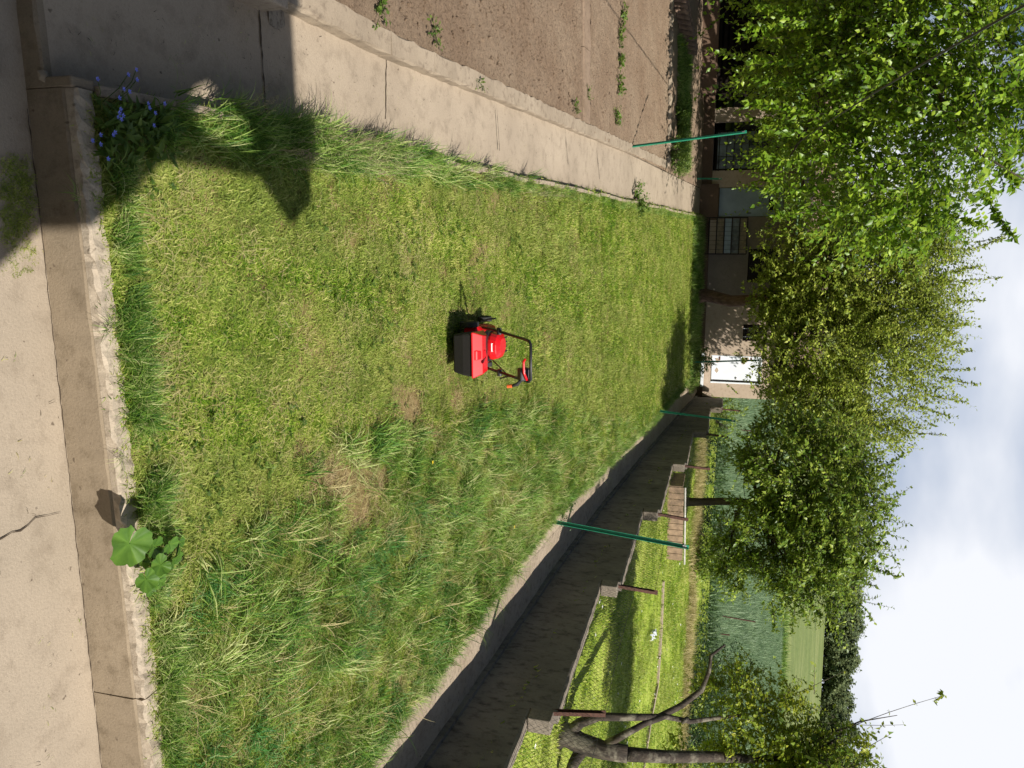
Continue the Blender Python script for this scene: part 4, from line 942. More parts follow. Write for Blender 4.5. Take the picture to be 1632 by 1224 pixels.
# ================================================================== NEIGHBOUR'S THINGS
# pale concrete strip in the lawn
crackp = [hitn(1055, 925), hitn(1052, 1000), hitn(1046, 1090), hitn(1036, 1140), hitn(1022, 1230)]
ks = root('garden_edging', crackp[0], 'long pale concrete edging strip sunk in the neighbouring lawn', 'kerb')
for i in range(len(crackp) - 1):
    p, q_ = crackp[i], crackp[i + 1]; n_ = max(2, int((q_ - p).length / .8))
    for j in range(n_):
        a_, b_ = p.lerp(q_, j / n_), p.lerp(q_, (j + 1) / n_); d = (b_ - a_).normalized(); s_ = Vector((-d.y, d.x, 0)).normalized(); mb = MB()
        mb.box((a_ + b_) / 2 + Vector((0, 0, .01)), ((b_ - a_).length - .02, .11, .10), (d, s_, d.cross(s_))); obj('edging_block', mb, M_edge, ks, bevel=.01)
# cold frame of boards with white pipe on top
cf = [hitn(1062, 890), hitn(1064, 775)]; zc = Vector((0, 0, 1))
fr = root('cold_frame', cf[0], 'low brown boarded cold frame with whitish rail beyond the wall', 'cold frame')
d = (cf[1] - cf[0]).normalized(); L = (cf[1] - cf[0]).length; s_ = Vector((d.y, -d.x, 0)).normalized()
nbd = 12
for i in range(nbd):
    p = cf[0] + d * (L * (i + .5) / nbd); mb = MB(); mb.box(p + zc * .17, (L / nbd - .012, .03, .4 + random.uniform(-.012, .012)), (d, s_, zc)); obj('board', mb, M_wood, fr)
mb = MB(); mb.tube([cf[0] + zc * .42 - d * .1, cf[0].lerp(cf[1], .5) + zc * .41, cf[1] + zc * .40], .022, 8); obj('rail', mb, M_pipe, fr)
for t in (0, 1):
    mb = MB(); p = cf[0].lerp(cf[1], t); mb.box(p + s_ * .5 + zc * .1, (.04, 1.0, .5), (d, s_, zc)); obj('end_board', mb, M_wood, fr)
# white litter
p = hitn(1036, 1013); mb = MB(); r = random.Random(4)
for i in range(9):
    c = p + Vector((r.uniform(-.08, .08), r.uniform(-.14, .14), .05)); mb.quad(*[c + Vector((r.uniform(-.1, .1), r.uniform(-.12, .12), r.uniform(-.04, .10))) for _ in range(4)])
obj('plastic_bag', mb, M_plasticbag, label='crumpled white plastic bag lying on the neighbouring lawn', cat='plastic bag')

# ================================================================== YARD THINGS
# stacked clay roof tiles
rt = root('tile_stack', hit(1078, 15, -.05), 'stack of wavy clay roof tiles at the far left bed corner', 'roof tiles')
p0, p1 = hit(1068, -30, -.05), hit(1092, 75, -.05)
for i in range(13):
    c = p0.lerp(p1, i / 12); mb = MB(); n_ = 6; w_ = .34; dd = (p1 - p0).normalized(); s_ = Vector((dd.y, -dd.x, 0)).normalized(); lean = (zc * .9 + dd * .45).normalized()
    for j in range(n_ + 1):
        u = (j / n_ - .5) * w_; wv = .035 * math.sin(j / n_ * 2 * math.pi)
        for h in (0, .36):
            for t in (0, .018): mb.v.append(c + s_ * u + dd * (wv + t) + lean * h)
    for j in range(n_):
        A = j * 4
        mb.f += [[A, A + 4, A + 6, A + 2], [A + 1, A + 3, A + 7, A + 5], [A + 2, A + 6, A + 7, A + 3]]
    mb.f += [[0, 2, 3, 1], [n_ * 4, n_ * 4 + 1, n_ * 4 + 3, n_ * 4 + 2]]
    obj('roof_tile', mb, M_tile, rt)
# stones bordering the far bed
bs = root('border_stones', W(-4, 20.0), 'row of pale rough stones bordering the far end of the bed', 'stones')
def stone_mesh(seed, s_):
    mb = MB(); r = random.Random(seed); import bmesh
    bm = bmesh.new(); bmesh.ops.create_icosphere(bm, subdivisions=1, radius=1)
    for v in bm.verts: v.co = Vector((v.co.x * s_[0], v.co.y * s_[1], v.co.z * s_[2])) * r.uniform(.82, 1.15)
    me = bpy.data.meshes.new('stone'); bm.to_mesh(me); bm.free(); me.materials.append(M_stone); return me
sms = [stone_mesh(i, (.17, .08, .07)) for i in range(4)]
for i in range(26):
    a_ = -1.9 - i * .36; o = bpy.data.objects.new('stone', sms[i % 4]); C.objects.link(o); o.parent = bs; o.location = W(a_, 20.0 + random.uniform(-.05, .05), dz=-.02) - Vector(bs.location); o.rotation_euler = (random.uniform(-.2, .2), 0, random.uniform(-.2, .4) + .19)
# loose stone at the corner of the path
o = obj('stone', stone_mesh(44, (.035, .028, .02)), None, label='small loose grey stone at the lip of the path step', cat='stone'); o.location = hit(36, 119, -.0, 0) + Vector((0, .02, .10))
# cement lump
me = stone_mesh(45, (.15, .12, .018)); me.materials.clear(); me.materials.append(M_wtop)
o = obj('cement_lump', me, None, label='flat spill of hardened cement on the shaded path', cat='cement'); o.location = hit(440, 20, -.15)
# planks and dark clods near bed rows
# overhead cable
mb = MB(); A, B = at(1236, 262, 26.2), at(1665, -10, 6); P_ = []
for i in range(15): t = i / 14; P_.append(A.lerp(B, t) - Vector((0, 0, 1.2 * t * (1 - t))))
P_ = [A.lerp(B, i / 14) - Vector((0, 0, .25 * 4 * (i / 14) * (1 - i / 14))) for i in range(15)]
mb.tube(P_, .011, 6); obj('overhead_cable', mb, M_cable, label='black overhead cable slanting up from the shed through the leaves', cat='cable')

# ================================================================== PLANTS WITH LEAVES ONE CAN TELL APART
def round_leaf(c, r_, nrm, ang, lobes=5, depth=.16, cup=.12):
    """palmate mallow leaf as one small mesh"""
    nrm = Vector(nrm).normalized(); x = Vector((math.cos(ang), math.sin(ang), 0)); x = (x - nrm * x.dot(nrm)).normalized(); y = nrm.cross(x)
    mb = MB(); m = 40; mb.v.append(Vector(c)); 
    for ring in (.33, .66, 1.0):
        for i in range(m):
            a = math.radians(6 + 348 * i / (m - 1)); lob_ = (1 - depth * ring * abs(math.cos(lobes * (a - math.pi) / 2)) ** 8) * (1 - .5 * ring * max(0, 1 - min(a, 6.283 - a) / .5))
            rad = r_ * ring * lob_ * (1 + .03 * math.sin(a * 17)); zz = cup * r_ * ring ** 2 + .10 * r_ * abs(math.sin(lobes * a / 2)) * ring + .035 * r_ * math.sin(a * 13 + c[0] * 50) * ring
            mb.v.append(Vector(c) + x * rad * math.cos(a) + y * rad * math.sin(a) + nrm * zz)
    for i in range(m - 1):
        mb.f.append([0, 1 + i, 2 + i]); mb.f.append([1 + i, 1 + m + i, 2 + m + i, 2 + i]); mb.f.append([1 + m + i, 1 + 2 * m + i, 2 + 2 * m + i, 2 + m + i])
    return mb
base = hit(262, 903); mw = root('mallow_plant', base, 'big-leaved mallow plant growing over the front kerb', 'plant')
for i, (px, py, r_, h, an, tilt) in enumerate(((206, 866, .095, .12, 2.9, (.1, -.25, 1)), (246, 872, .050, .10, 1.5, (.15, .1, 1)), (278, 893, .048, .10, .5, (.5, .2, 1)), (256, 900, .048, .14, 2.0, (-.2, -.3, 1)), (233, 923, .055, .11, 3.6, (-.1, -.3, 1)), (252, 925, .04, .07, 5.0, (.2, -.1, 1)), (285, 868, .045, .05, .8, (.2, .3, 1)), (240, 940, .03, .04, .8, (.2, -.3, 1)), (270, 868, .045, .12, 4.2, (.5, -.1, 1)), (228, 895, .035, .06, 2.4, (-.4, .1, 1)), (290, 905, .035, .05, 1.1, (.5, .4, 1)), (262, 945, .03, .03, 5.5, (.1, -.5, 1)))):
    rr_ = ray(px, py); t = (CAMZ - (base.z + h)) / (-rr_.z); c = Vector((0, 0, CAMZ)) + rr_ * t
    me = round_leaf(c, r_ * 1.22, tilt, an).mesh('leaf', base, True); at_ = me.attributes.new('rnd', 'FLOAT', 'POINT'); vb = random.uniform(.1, .45); at_.data.foreach_set('value', [vb + .3] + [min(1, max(0, vb + .55 * (1 - abs(math.sin(5 * math.radians(6 + 348 * (q % 40) / 39) / 2)) ** .35) + random.uniform(-.08, .08))) for q in range(len(me.vertices) - 1)]); me.materials.append(L_mallow)
    lf = obj('leaf', me, None, mw); mb = MB(); mb.tube([base + Vector((random.uniform(-.02, .02), 0, 0)), base.lerp(c, .5) + Vector((0, 0, .03)), c], .0035, 5); obj('leaf_stalk', mb, L_mallow, lf)
# strawberry plants
def small_plant(name, label, p, n_, h, size, asp, mat, seed, group=None, cat='plant', rad=.1):
    T = root(name, p, label, cat, group); r = np.random.default_rng(seed); m = n_ * 6
    st_ = r.normal(size=(n_, 3)) * [rad, rad, 0] + [0, 0, 0]; st_[:, 2] = np.abs(r.normal(h, h * .3, n_))
    P = np.repeat(st_, 6, 0) + r.normal(size=(m, 3)) * size * .35; D = norm(P * [1, 1, 0] + r.normal(size=(m, 3)) * .06 + [0, 0, .02]); N = norm(r.normal(size=(m, 3)) * .3 + [0, 0, 1])
    obj('foliage', leaves_mesh('foliage', P, D, N, size * r.uniform(.6, 1.1, m), asp, np.clip(r.normal(.5, .2, m), 0, 1), mat), None, T)
    mb = MB()
    for q_ in st_[:12]: mb.tube([(0, 0, 0), Vector(q_) * .6 + Vector((0, 0, .01)), Vector(q_)], .002, 4)
    obj('stems', mb, mat, T, local=True); return T
names = ['first strawberry plant in the bed row, at the picture edge', 'second strawberry plant in the bed row from the picture edge', 'middle strawberry plant of the bed row', 'fourth strawberry plant in the bed row from the picture edge', 'strawberry plant at the path end of the bed row']
for i, (px, py) in enumerate(((990, 22), (986, 56), (986, 95), (985, 138), (980, 185))):
    small_plant('strawberry_plant', names[i], hit(px, py, -.04), 15, .055, .065, .8, L_weed, 40 + i, 'strawberry plants in the bed row', rad=.08)
for i, (px, py, lab) in enumerate(((690, 52, 'weed tuft in a soil hollow by the bed coping'), (605, 12, 'weed clump at the near corner of the dug bed'), (916, 172, 'small weed near the cross strip of the bed'), (757, 125, 'tiny weed on the bed coping'), (935, 150, 'little weed seedling beside the cross strip'))):
    small_plant('weed', lab, hit(px, py, -.03), (9, 14, 12, 3, 6)[i], .03, .045, .6, L_weed, 60 + i, rad=.06)

# ---- blue flowered plant in the shaded corner
bf = root('blue_flower_plant', hit(185, 195, .0), 'blue-flowered plant in the shaded near corner of the lawn', 'plant')
o0 = Vector(bf.location)
r = np.random.default_rng(77); n_ = 330; cpts = np.array([hit(x, y) for x, y in zip(r.uniform(150, 255, n_), r.uniform(170, 260, n_))]); P = cpts - np.array(o0) + np.c_[np.zeros(n_), np.zeros(n_), r.uniform(.01, .10, n_)]
D = norm(r.normal(size=(n_, 3)) * [1, 1, .35] + [0, 0, .2]); N = norm(r.normal(size=(n_, 3)) * .4 + [0, 0, 1])
obj('foliage', leaves_mesh('foliage', P, D, N, r.uniform(.04, .10, n_), .34, np.clip(r.normal(.45, .2, n_), 0, 1), L_weed), None, bf)
fl = [(217, 111), (204, 119), (218, 127), (155, 126), (197, 142), (206, 146), (190, 156), (192, 174), (188, 187), (193, 190), (147, 224), (160, 230), (236, 165), (238, 172), (245, 200), (183, 211), (160, 215), (172, 253), (262, 165), (247, 180), (180, 215), (190, 180), (196, 184)]
for i, (px, py) in enumerate(fl):
    h = .16 + .05 * ((i * 7) % 4); q_ = ray(px, py); t = (CAMZ - (o0.z + h)) / (-q_.z); c = Vector((0, 0, CAMZ)) + q_ * t; fm = MB()
    for k in range(5):
        a = k * 1.257 + i; fm.quad(c, c + Vector((math.cos(a - .5), math.sin(a - .5), .2)) * .0075, c + Vector((math.cos(a), math.sin(a), .35)) * .0125, c + Vector((math.cos(a + .5), math.sin(a + .5), .2)) * .0075)
    fo = obj('flower', fm, M_flower, bf); mb = MB(); g = Vector((lerp(c.x, o0.x, .35), lerp(c.y, o0.y + .1, .5), o0.z)); mb.tube([g, g.lerp(c, .5) + Vector((0, 0, .02)), c], .0018, 4); obj('flower_stem', mb, L_weed, fo)

# ================================================================== GRASS (countless: geometry nodes, one object per kind of growth)
def tuft(name, n, R, h0, h1, lean0, lean1, w, segs, mat, seed, dirbias=None, curve=.6):
    r = np.random.default_rng(seed); V = []; T = []; rn = []; hg = []
    for i in range(n):
        a = r.uniform(0, 6.283); rad = R * math.sqrt(r.random()); p = np.array([rad * math.cos(a), rad * math.sin(a), -.005])
        az = r.uniform(0, 6.283) if dirbias is None else r.normal(dirbias, .7); le = r.uniform(lean0, lean1); L = r.uniform(h0, h1); ww = w * r.uniform(.6, 1.3)
        sd = np.array([-math.sin(az), math.cos(az), 0]); b0 = len(V); rv = r.random()
        for s_ in range(segs + 1):
            t = s_ / segs; an = le * (.35 + t * (1 + curve * t)); an = min(an, 1.75)
            if s_: p = p + np.array([math.cos(az) * math.sin(an), math.sin(az) * math.sin(an), math.cos(an)]) * L / segs
            hw = ww * (1 - t ** 1.5) * .5
            if s_ < segs: V += [p - sd * hw, p + sd * hw]; rn += [rv, rv]; hg += [t, t]
            else: V.append(p); rn.append(rv); hg.append(1)
        for s_ in range(segs - 1): k = b0 + 2 * s_; T += [(k, k + 1, k + 3), (k, k + 3, k + 2)]
        k = b0 + 2 * (segs - 1); T.append((k, k + 1, k + 2))
    me = np_mesh(name, V, tris=T, attrs={'rnd': rn, 'hgt': hg}); me.materials.append(mat)
    return bpy.data.objects.new(name, me)
def scatter(name, pts, rot, scl, idx, variants, **k):
    """points carrying rot/scale/variant attributes -> instances"""
    me = bpy.data.meshes.new(name); me.vertices.add(len(pts)); me.vertices.foreach_set('co', np.asarray(pts, dtype=np.float32).ravel())
    a = me.attributes.new('rot', 'FLOAT_VECTOR', 'POINT'); a.data.foreach_set('vector', np.asarray(rot, dtype=np.float32).ravel())
    a = me.attributes.new('scl', 'FLOAT_VECTOR', 'POINT'); a.data.foreach_set('vector', np.asarray(scl, dtype=np.float32).ravel())
    a = me.attributes.new('vid', 'INT', 'POINT'); a.data.foreach_set('value', np.asarray(idx, dtype=np.int32))
    o = bpy.data.objects.new(name, me); C.objects.link(o); o['kind'] = 'stuff'; tag(o, **k)
    col_ = bpy.data.collections.new(name + '_kinds')
    for v in variants: col_.objects.link(v)
    ng = bpy.data.node_groups.new(name, 'GeometryNodeTree'); ng.interface.new_socket('Geometry', in_out='INPUT', socket_type='NodeSocketGeometry'); ng.interface.new_socket('Geometry', in_out='OUTPUT', socket_type='NodeSocketGeometry')
    N_, L_ = ng.nodes, ng.links; gi = N_.new('NodeGroupInput'); go = N_.new('NodeGroupOutput'); m2p = N_.new('GeometryNodeMeshToPoints'); ip = N_.new('GeometryNodeInstanceOnPoints'); ci = N_.new('GeometryNodeCollectionInfo')
    ci.inputs[0].default_value = col_; ci.inputs['Separate Children'].default_value = True; ci.inputs['Reset Children'].default_value = True
    def na(n_, t):
        x = N_.new('GeometryNodeInputNamedAttribute'); x.data_type = t; x.inputs[0].default_value = n_; return x.outputs[0]
    L_.new(gi.outputs[0], m2p.inputs[0]); L_.new(m2p.outputs[0], ip.inputs['Points']); L_.new(ci.outputs[0], ip.inputs['Instance']); ip.inputs['Pick Instance'].default_value = True
    L_.new(na('vid', 'INT'), ip.inputs['Instance Index']); L_.new(na('scl', 'FLOAT_VECTOR'), ip.inputs['Scale'])
    e2r = N_.new('FunctionNodeEulerToRotation'); L_.new(na('rot', 'FLOAT_VECTOR'), e2r.inputs[0]); L_.new(e2r.outputs[0], ip.inputs['Rotation'])
    L_.new(ip.outputs[0], go.inputs[0]); md = o.modifiers.new('growth', 'NODES'); md.node_group = ng; return o
def pts_ab(n, a0, a1, b0, b1, dz=0, pw=1.0):
    a = rng.uniform(a0, a1, n); b = b0 + (b1 - b0) * rng.random(n) ** pw
    a = np.where(a > 2.5, 2.5 + (a - 2.5) * (np.interp(b, [3, 5.2, 6.5, 8, 10, 11, 15, 19, 27], [4.40, 4.32, 4.22, 4.12, 4.02, 3.98, 4.2, 4.38, 4.6]) - 2.5 - .02) / 1.82, a); X = CT * a - ST * b; Y = ST * a + CT * b
    return a, b, np.c_[X, Y, .09 * Y + dz]
def vnoise(P, s, seed=0): return np.array([noise.noise(Vector((p[0] * s + seed, p[1] * s, seed))) for p in P])
def rs(n, tilt=.12, s0=.8, s1=1.25, zs=None):
    rot = np.c_[rng.normal(0, tilt, n), rng.normal(0, tilt, n), rng.uniform(0, 6.283, n)]; s_ = rng.uniform(s0, s1, n); return rot, np.c_[s_, s_, s_ * (1 if zs is None else zs)]
# where the mower has not been: right of this line (world X as a function of Y)
ub = [hit(230, 1000), hit(330, 880), hit(480, 730), hit(600, 640), hit(730, 640), hit(850, 620), hit(960, 660), hit(1050, 640)]
ubY = [p.y for p in ub]; ubX = [p.x for p in ub]
def uncut(P, soft=.35):
    xb = np.interp(P[:, 1], ubY, ubX); return np.clip((P[:, 0] - xb) / soft + .3 * vnoise(P, 2.5, 3) + .0, 0, 1)
bare = [(hit(555, 765), .26), (hit(580, 800), .2), (hit(655, 655), .22), (hit(525, 760), .17), (hit(600, 770), .15), (hit(690, 690), .13), (hit(730, 640), .12), (hit(480, 720), .08), (hit(300, 1110), .1), (hit(640, 1090), .1), (hit(265, 245), .05), (hit(250, 560), .08)]
def bareness(P):
    v = np.zeros(len(P))
    for c, r_ in bare: v = np.maximum(v, 1 - np.hypot(P[:, 0] - c.x, (P[:, 1] - c.y) * .75) / (r_ * 1.6))
    return np.clip(v + .25 * vnoise(P, 6, 9), 0, 1) * (v > 0)
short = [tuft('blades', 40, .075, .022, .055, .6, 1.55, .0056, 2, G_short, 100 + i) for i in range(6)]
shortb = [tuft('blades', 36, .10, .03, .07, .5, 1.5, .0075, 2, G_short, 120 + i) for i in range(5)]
# near lawn
a, b, P = pts_ab(22000, -.66, 4.3, 3.17, 9.5, -.012, 1.25)
m = (rng.random(len(P)) > bareness(P) * 1.5); P = P[m]; n_ = len(P); rot, sl = rs(n_); hmod = 1 + .6 * vnoise(P, 1.6, 5); sl[:, 2] *= hmod
sl *= (1 + .35 * vnoise(P, 4.5, 15))[:, None]; scatter('mown_grass', P, rot, sl, rng.integers(0, 6, n_), short, label='short mown grass of the near lawn')
a, b, P = pts_ab(22000, -.66, 4.3, 9.3, 27.1, -.012, 1.1)
n_ = len(P); rot, sl = rs(n_, .12, .9, 1.6); sl[:, 2] *= 1 + .35 * vnoise(P, .8, 5)
scatter('far_lawn_grass', P, rot, sl, rng.integers(0, 5, n_), shortb, label='mown grass of the far lawn')
# long uncut grass
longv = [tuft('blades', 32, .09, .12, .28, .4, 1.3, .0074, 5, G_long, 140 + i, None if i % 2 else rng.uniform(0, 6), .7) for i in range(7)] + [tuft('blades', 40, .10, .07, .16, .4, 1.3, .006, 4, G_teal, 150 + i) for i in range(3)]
a, b, P = pts_ab(7000, -.5, 4.32, 3.25, 26, -.01, 1.2); u = uncut(P); m = (rng.random(len(P)) < u * .85) & (bareness(P) < .55)
P = P[m]; n_ = len(P); rot, sl = rs(n_, .2, .6, 1.25); cl = vnoise(P, 1.4, 8); sl *= (.95 + .55 * cl)[:, None]; fr_ = np.clip((P[:, 1] - 8) / 8, 0, 1); sl *= (1 - .35 * fr_)[:, None]
teal = (vnoise(P, .9, 21) > -.05) & (P[:, 1] < 7.4) & (P[:, 0] > 1.1); idx = np.where(teal & (rng.random(n_) < .8), rng.integers(7, 10, n_), rng.integers(0, 7, n_))
scatter('uncut_grass', P, rot, sl, idx, longv, label='long uncut grass on the right of the lawn')
# straw and clippings lying flat
straw = [tuft('blades', 22, .13, .04, .11, 1.3, 1.6, .0032, 2, G_straw, 160 + i, None, .0) for i in range(4)]
a, b, P = pts_ab(9000, -.6, 4.25, 3.25, 24, .018, 1.1); w_ = .10 + .35 * (vnoise(P, 1.3, 13) > .05) + .9 * bareness(P) + .15 * uncut(P); m = rng.random(len(P)) < w_
P = P[m]; n_ = len(P); rot, sl = rs(n_, .1, .7, 1.3, .7); sl[:, :2] *= .9; scatter('dry_clippings', P, rot, sl, rng.integers(0, 4, n_), straw, label='dry clippings lying on the lawn')
# long pale stalks bent over in the uncut part
stalk = [tuft('blades', 9, .07, .22, .40, .7, 1.35, .0045, 6, G_straw if i == 2 else G_long, 170 + i, rng.uniform(0, 6), .5) for i in range(3)]
a, b, P = pts_ab(2600, .2, 4.3, 3.3, 16, 0, 1.1); m = rng.random(len(P)) < uncut(P) * .6; P = P[m]; n_ = len(P); rot, sl = rs(n_, .2, .6, 1.1)
scatter('bent_stalks', P, rot, sl, rng.integers(0, 3, n_), stalk, label='long pale stalks bent over in the uncut grass')
# rosettes of small weeds
def rosette(seed, n=9, s=.035):
    r = np.random.default_rng(seed); az = r.uniform(0, 6.283, n); D = np.c_[np.cos(az), np.sin(az), r.uniform(.1, .6, n)]
    me = leaves_mesh('blades', np.c_[np.cos(az) * .004, np.sin(az) * .004, np.full(n, .012)] + [0, 0, 0], norm(D), norm(r.normal(size=(n, 3)) * .2 + [0, 0, 1]), s * r.uniform(.6, 1.3, n), .45, r.random(n), L_weed); return bpy.data.objects.new('rosette', me)
ros = [rosette(i) for i in range(4)]
a, b, P = pts_ab(3600, -.6, 4.25, 3.25, 20, .0, 1.1); m = vnoise(P, 1.1, 31) > .12; P = P[m]; n_ = len(P); rot, sl = rs(n_, .15, .6, 1.5)
sl *= .8; scatter('lawn_weeds', P, rot, sl, rng.integers(0, 4, n_), ros, label='small broadleaved weeds in the lawn')
# clods on the dug soil
def clod(seed):
    me = stone_mesh(seed, (.022, .02, .014)); me.materials.clear(); me.materials.append(M_soil); return bpy.data.objects.new('clod', me)
cls_ = [clod(500 + i) for i in range(4)]
nn_ = 15000; a = rng.uniform(-9, -1.8, nn_); b = 4.8 + 15 * rng.random(nn_) ** 1.3; m = (b < 12.0) | (b > 12.55); a, b = a[m], b[m]; X = CT * a - ST * b; Y = ST * a + CT * b; P = np.c_[X, Y, .09 * Y - .045]
rot, sl = rs(len(P), 1.0, .3, 1.0); sl *= (rng.random(len(P)) ** 3 * 1.3 + .5)[:, None]; scatter('soil_clods', P, rot, sl, rng.integers(0, 4, len(P)), cls_, label='clods lying on the dug soil of the beds')
# fringe of tall flowering grass along the path
def seedgrass(seed):
    r = np.random.default_rng(seed); o = tuft('blades', 30, .07, .12, .32, .2, 1.0, .0075, 5, G_long, seed, None, .7); return o
def panicle(seed):
    r = np.random.default_rng(seed); V = []; T = []; rn = []; hg = []
    for s_ in range(7):
        az = r.uniform(0, 6.283); le = r.uniform(.03, .35); H = r.uniform(.32, .55); base_ = np.array([r.normal() * .03, r.normal() * .03, 0]); d = np.array([math.cos(az) * math.sin(le), math.sin(az) * math.sin(le), math.cos(le)])
        def blade(p, q_, w):
            sd = norm(np.cross(q_ - p, [.3, .8, .1])) * w; k = len(V); V.extend([p - sd, p + sd, q_]); T.append((k, k + 1, k + 2)); rn.extend([.5] * 3); hg.extend([1] * 3)
        tip = base_ + d * H; blade(base_, tip, .0013); 
        for j in range(16):
            t = .55 + .45 * j / 16; p = base_ + d * H * t; q_ = p + norm(r.normal(size=3) * [1, 1, .4] + [0, 0, .5]) * .045 * (1.25 - t); blade(p, q_, .0022)
    me = np_mesh('blades', V, tris=T, attrs={'rnd': rn, 'hgt': hg}); me.materials.append(M_seed); return bpy.data.objects.new('panicle', me)
M_seed = Mat('purplish_seed_heads'); M_seed.col(M_seed.ramp(M_seed.noise(8, 3), [(.35, (.22, .22, .09)), (.65, (.26, .19, .14))])).set(Roughness=.7); M_seed = M_seed.m
fr_v = [seedgrass(200 + i) for i in range(4)] + [panicle(210 + i) for i in range(3)]
a, b, P = pts_ab(700, -.76, -.50, 3.5, 10.0, 0, 1.3); bb_ = np.interp(b, [3.2, 3.9, 4.3, 5.2, 7, 8, 10], [.05, .3, 1, .9, .35, .2, .08]); m = rng.random(len(P)) < bb_ * .8; P = P[m]; b = b[m]; n_ = len(P); rot, sl = rs(n_, .15, .6, 1.1); rot[:, 1] += -.15
scatter('path_edge_grass', P, rot, sl, np.where(rng.random(n_) < .14, rng.integers(4, 7, n_), rng.integers(0, 4, n_)), fr_v, label='tall seeding grass leaning over the side path')
# fringe at kerb and alley edge
a, b, P = pts_ab(650, -.6, 4.3, 3.17, 3.30, 0); m = vnoise(P, 3.5, 41) > .02; P = P[m]; n_ = len(P); rot, sl = rs(n_, .2, .35, .75)
scatter('kerb_edge_grass', P, rot, sl, rng.integers(0, 4, n_), fr_v, label='grass tufts hanging over the front kerb')
a, b, P = pts_ab(1500, 4.18, 4.36, 3.2, 26, -.02); P[:, 0] += .12 * vnoise(P, .8, 51); n_ = len(P); rot, sl = rs(n_, .2, .3, .7)
scatter('alley_edge_grass', P, rot, sl, rng.integers(0, 4, n_), fr_v, label='grass fringe along the alley edge')
a, b, P = pts_ab(900, -.70, -.55, 8, 26, -.02); n_ = len(P); rot, sl = rs(n_, .2, .25, .5)
scatter('far_path_edge_grass', P, rot, sl, rng.integers(0, 4, n_), fr_v, label='short grass fringe along the far path edge')
# dark grass arching over the kerb: three separate tufts
for i, (px, py, lab, s_) in enumerate(((172, 522, 'dark arching grass tuft over the kerb below the mower', .85), (190, 728, 'spidery dark grass tuft over the kerb, next before the mallow', .75), (118, 315, 'thin arching grass tuft at the shaded end of the kerb', .8))):
    t_ = tuft('grass_tuft', 22, .03, .12, .26, .5, 1.3, .004, 6, G_long, 230 + i, -1.4, .7); C.objects.link(t_); t_.location = hit(px, py) + Vector((0, 0, .0)); t_.scale = (s_,) * 3; tag(t_, lab, 'grass tuft')
# weeds on the terrace, moss at the step
P = np.array([hit(x, y, 0, 0) for x, y in zip(rng.uniform(2, 52, 150), rng.uniform(255, 395, 150))]); P = P[(P[:, 1] < 3.03)]; n_ = len(P); rot, sl = rs(n_, .2, .35, .6)
scatter('terrace_moss', P, rot, sl, rng.integers(0, 6, n_), short, label='mossy grass growing on the terrace by the wall foot')
P = np.array([hit(x, y, 0, 0) for x, y in zip(rng.uniform(0, 55, 26), rng.uniform(395, 440, 26))]); n_ = len(P); rot, sl = rs(n_, .2, .2, .4)
scatter('terrace_clippings', P, rot, sl, rng.integers(0, 6, n_), short, label='clippings scattered on the sunny terrace corner')
deb = [tuft('blades', 3, .05, .012, .04, 1.4, 1.6, .003, 2, M_, 280 + i, None, 0) for i, M_ in enumerate((M_crackf, G_straw, M_crackf, G_short))]
a = rng.uniform(-1.5, 9, 420); b = rng.uniform(.2, 3.0, 420); X = CT * a - ST * b; Y = ST * a + CT * b; P1_ = np.c_[X, Y, np.full(420, .012)]
a = rng.uniform(-1.45, -.8, 260); b = 3.3 + 18 * rng.random(260) ** 1.4; X = CT * a - ST * b; Y = ST * a + CT * b; P2_ = np.c_[X, Y, .09 * Y + np.array([path_dz(q) for q in b]) + .012]
P = np.r_[P1_, P2_]; n_ = len(P); rot, sl = rs(n_, .05, .5, 1.2); scatter('paving_litter', P, rot, sl, rng.integers(0, 4, n_), deb, label='bits of dry grass and twig scattered on the paving')
# neighbour's lawn, verge grass and crop blades
nsh = [tuft('blades', 60, .22, .03, .07, .4, 1.4, .012, 2, G_short, 240 + i) for i in range(4)]
Y = 4 + 26 * rng.random(16000) ** .9; X = np.array([wallX(y) for y in Y]) + .25 + 14 * rng.random(16000) ** 1.3; P = np.c_[X, Y, .09 * Y + .49]; n_ = len(P); rot, sl = rs(n_, .1, .8, 1.6)
scatter('neighbour_grass', P, rot, sl, rng.integers(0, 4, n_), nsh, label='short bright grass of the neighbouring lawn')
crp = [tuft('blades', 40, .5, .25, .45, .1, .6, .03, 3, G_teal, 250 + i) for i in range(3)]
Y = 30 + 60 * rng.random(15000) ** 1.5; X = rng.uniform(-.12, .5, 15000) * Y * 1.1; P = np.c_[X, Y, np.array([zn(y) for y in Y])]; n_ = len(P); rot, sl = rs(n_, .05, .8, 1.4)
G_crop = leaf_mat('blue_green_crop_blades', (.10, .175, .085), (.165, .255, .125), (.27, .36, .19), .25, .5, .2)
for c_ in crp: c_.data.materials.clear(); c_.data.materials.append(G_crop)
scatter('crop', P, rot, sl, rng.integers(0, 3, n_), crp, label='blue-green young crop in the field behind the gardens')
ver = [tuft('blades', 40, .2, .15, .35, .2, 1.0, .012, 3, G_long, 260 + i) for i in range(3)]
P = np.array([hit(x, y, -.1) for x, y in zip(rng.uniform(1078, 1097, 900), rng.uniform(60, 275, 900))]); n_ = len(P); rot, sl = rs(n_, .1, .4, .8)
scatter('verge_grass', P, rot, sl, rng.integers(0, 3, n_), ver, label='bright verge grass beyond the beds')
nn_ = 700; X = rng.uniform(-10, 60, nn_); Y = 97 + rng.normal(0, .9, nn_) + 1.2 * np.sin(X * .35); P = np.c_[X, Y, np.array([zn(y) for y in Y]) - .1]; rot, sl = rs(nn_, .1, 2.0, 5.0)
scatter('field_margin', P, rot, sl, rng.integers(0, 3, nn_), ver, label='rough grassy margin between the crop and the meadow')
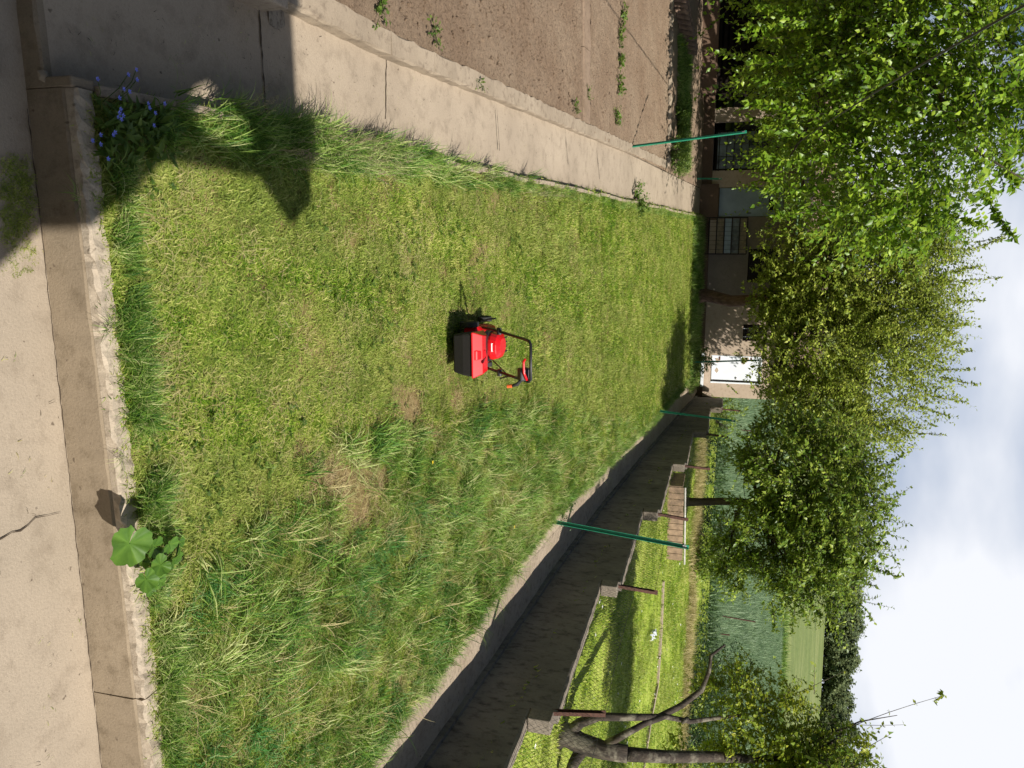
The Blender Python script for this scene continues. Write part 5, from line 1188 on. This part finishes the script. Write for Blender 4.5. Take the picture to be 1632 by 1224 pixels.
vs = [tuft('blades', 40, .25, .2, .45, .3, 1.2, .012, 3, G_straw, 270 + i) for i in range(2)]
nn_ = 1100; X = rng.uniform(1.5, 16, nn_); Y = 24.5 - .10 * X + rng.normal(0, .5, nn_); P = np.c_[X, Y, .09 * Y + .5]; rot, sl = rs(nn_, .1, .5, .9)
scatter('dry_verge_grass', P, rot, sl, rng.integers(0, 2, nn_), vs, label='dry yellow grass along the far edge of the neighbouring lawn')
nn_ = 900; a, b, P = pts_ab(nn_, -.6, 4.6, 24.6, 27.1, -.03); rot, sl = rs(nn_, .15, .4, .9)
scatter('lawn_end_grass', P, rot, sl, rng.integers(0, 3, nn_), ver, label='rough grass at the shed end of the lawn')
# daisies on the neighbour's lawn, dandelions on ours
def bloom(name, mat, r_):
    mb = MB(); c = Vector((0, 0, .05))
    for k in range(8):
        a = k * .785; mb.quad(c, c + Vector((math.cos(a - .3), math.sin(a - .3), .15)) * r_, c + Vector((math.cos(a), math.sin(a), .2)) * r_ * 1.2, c + Vector((math.cos(a + .3), math.sin(a + .3), .15)) * r_)
    me = mb.mesh(name); me.materials.append(mat); return bpy.data.objects.new(name, me)
wv = [bloom('daisy_head', M_whitefl, .022)]
Y = rng.uniform(5, 24, 700); X = np.array([wallX(y) for y in Y]) + .3 + 9 * rng.random(700); P = np.c_[X, Y, .09 * Y + .50]; m = vnoise(P, .7, 61) > .1; P = P[m]; rot, sl = rs(len(P), .2, .7, 1.2)
scatter('daisies', P, rot, sl, np.zeros(len(P)), wv, label='white daisies scattered on the neighbouring lawn')
yb = bloom('dandelion_head', M_yellow, .016)
for i, (px, py, lab) in enumerate(((803, 838, 'yellow dandelion in the uncut grass near the alley'), (668, 735, 'yellow dandelion in the grass right of the bare patch'))):
    o = yb if i == 0 else yb.copy(); C.objects.link(o); o.name = 'dandelion'; p = hit(px, py) + Vector((0, 0, .08)); o.location = p; tag(o, lab, 'flower', 'dandelions in the lawn')
print('tris', sum(len(p.vertices) - 2 for o in sc.objects if o.type == 'MESH' for p in o.data.polygons))
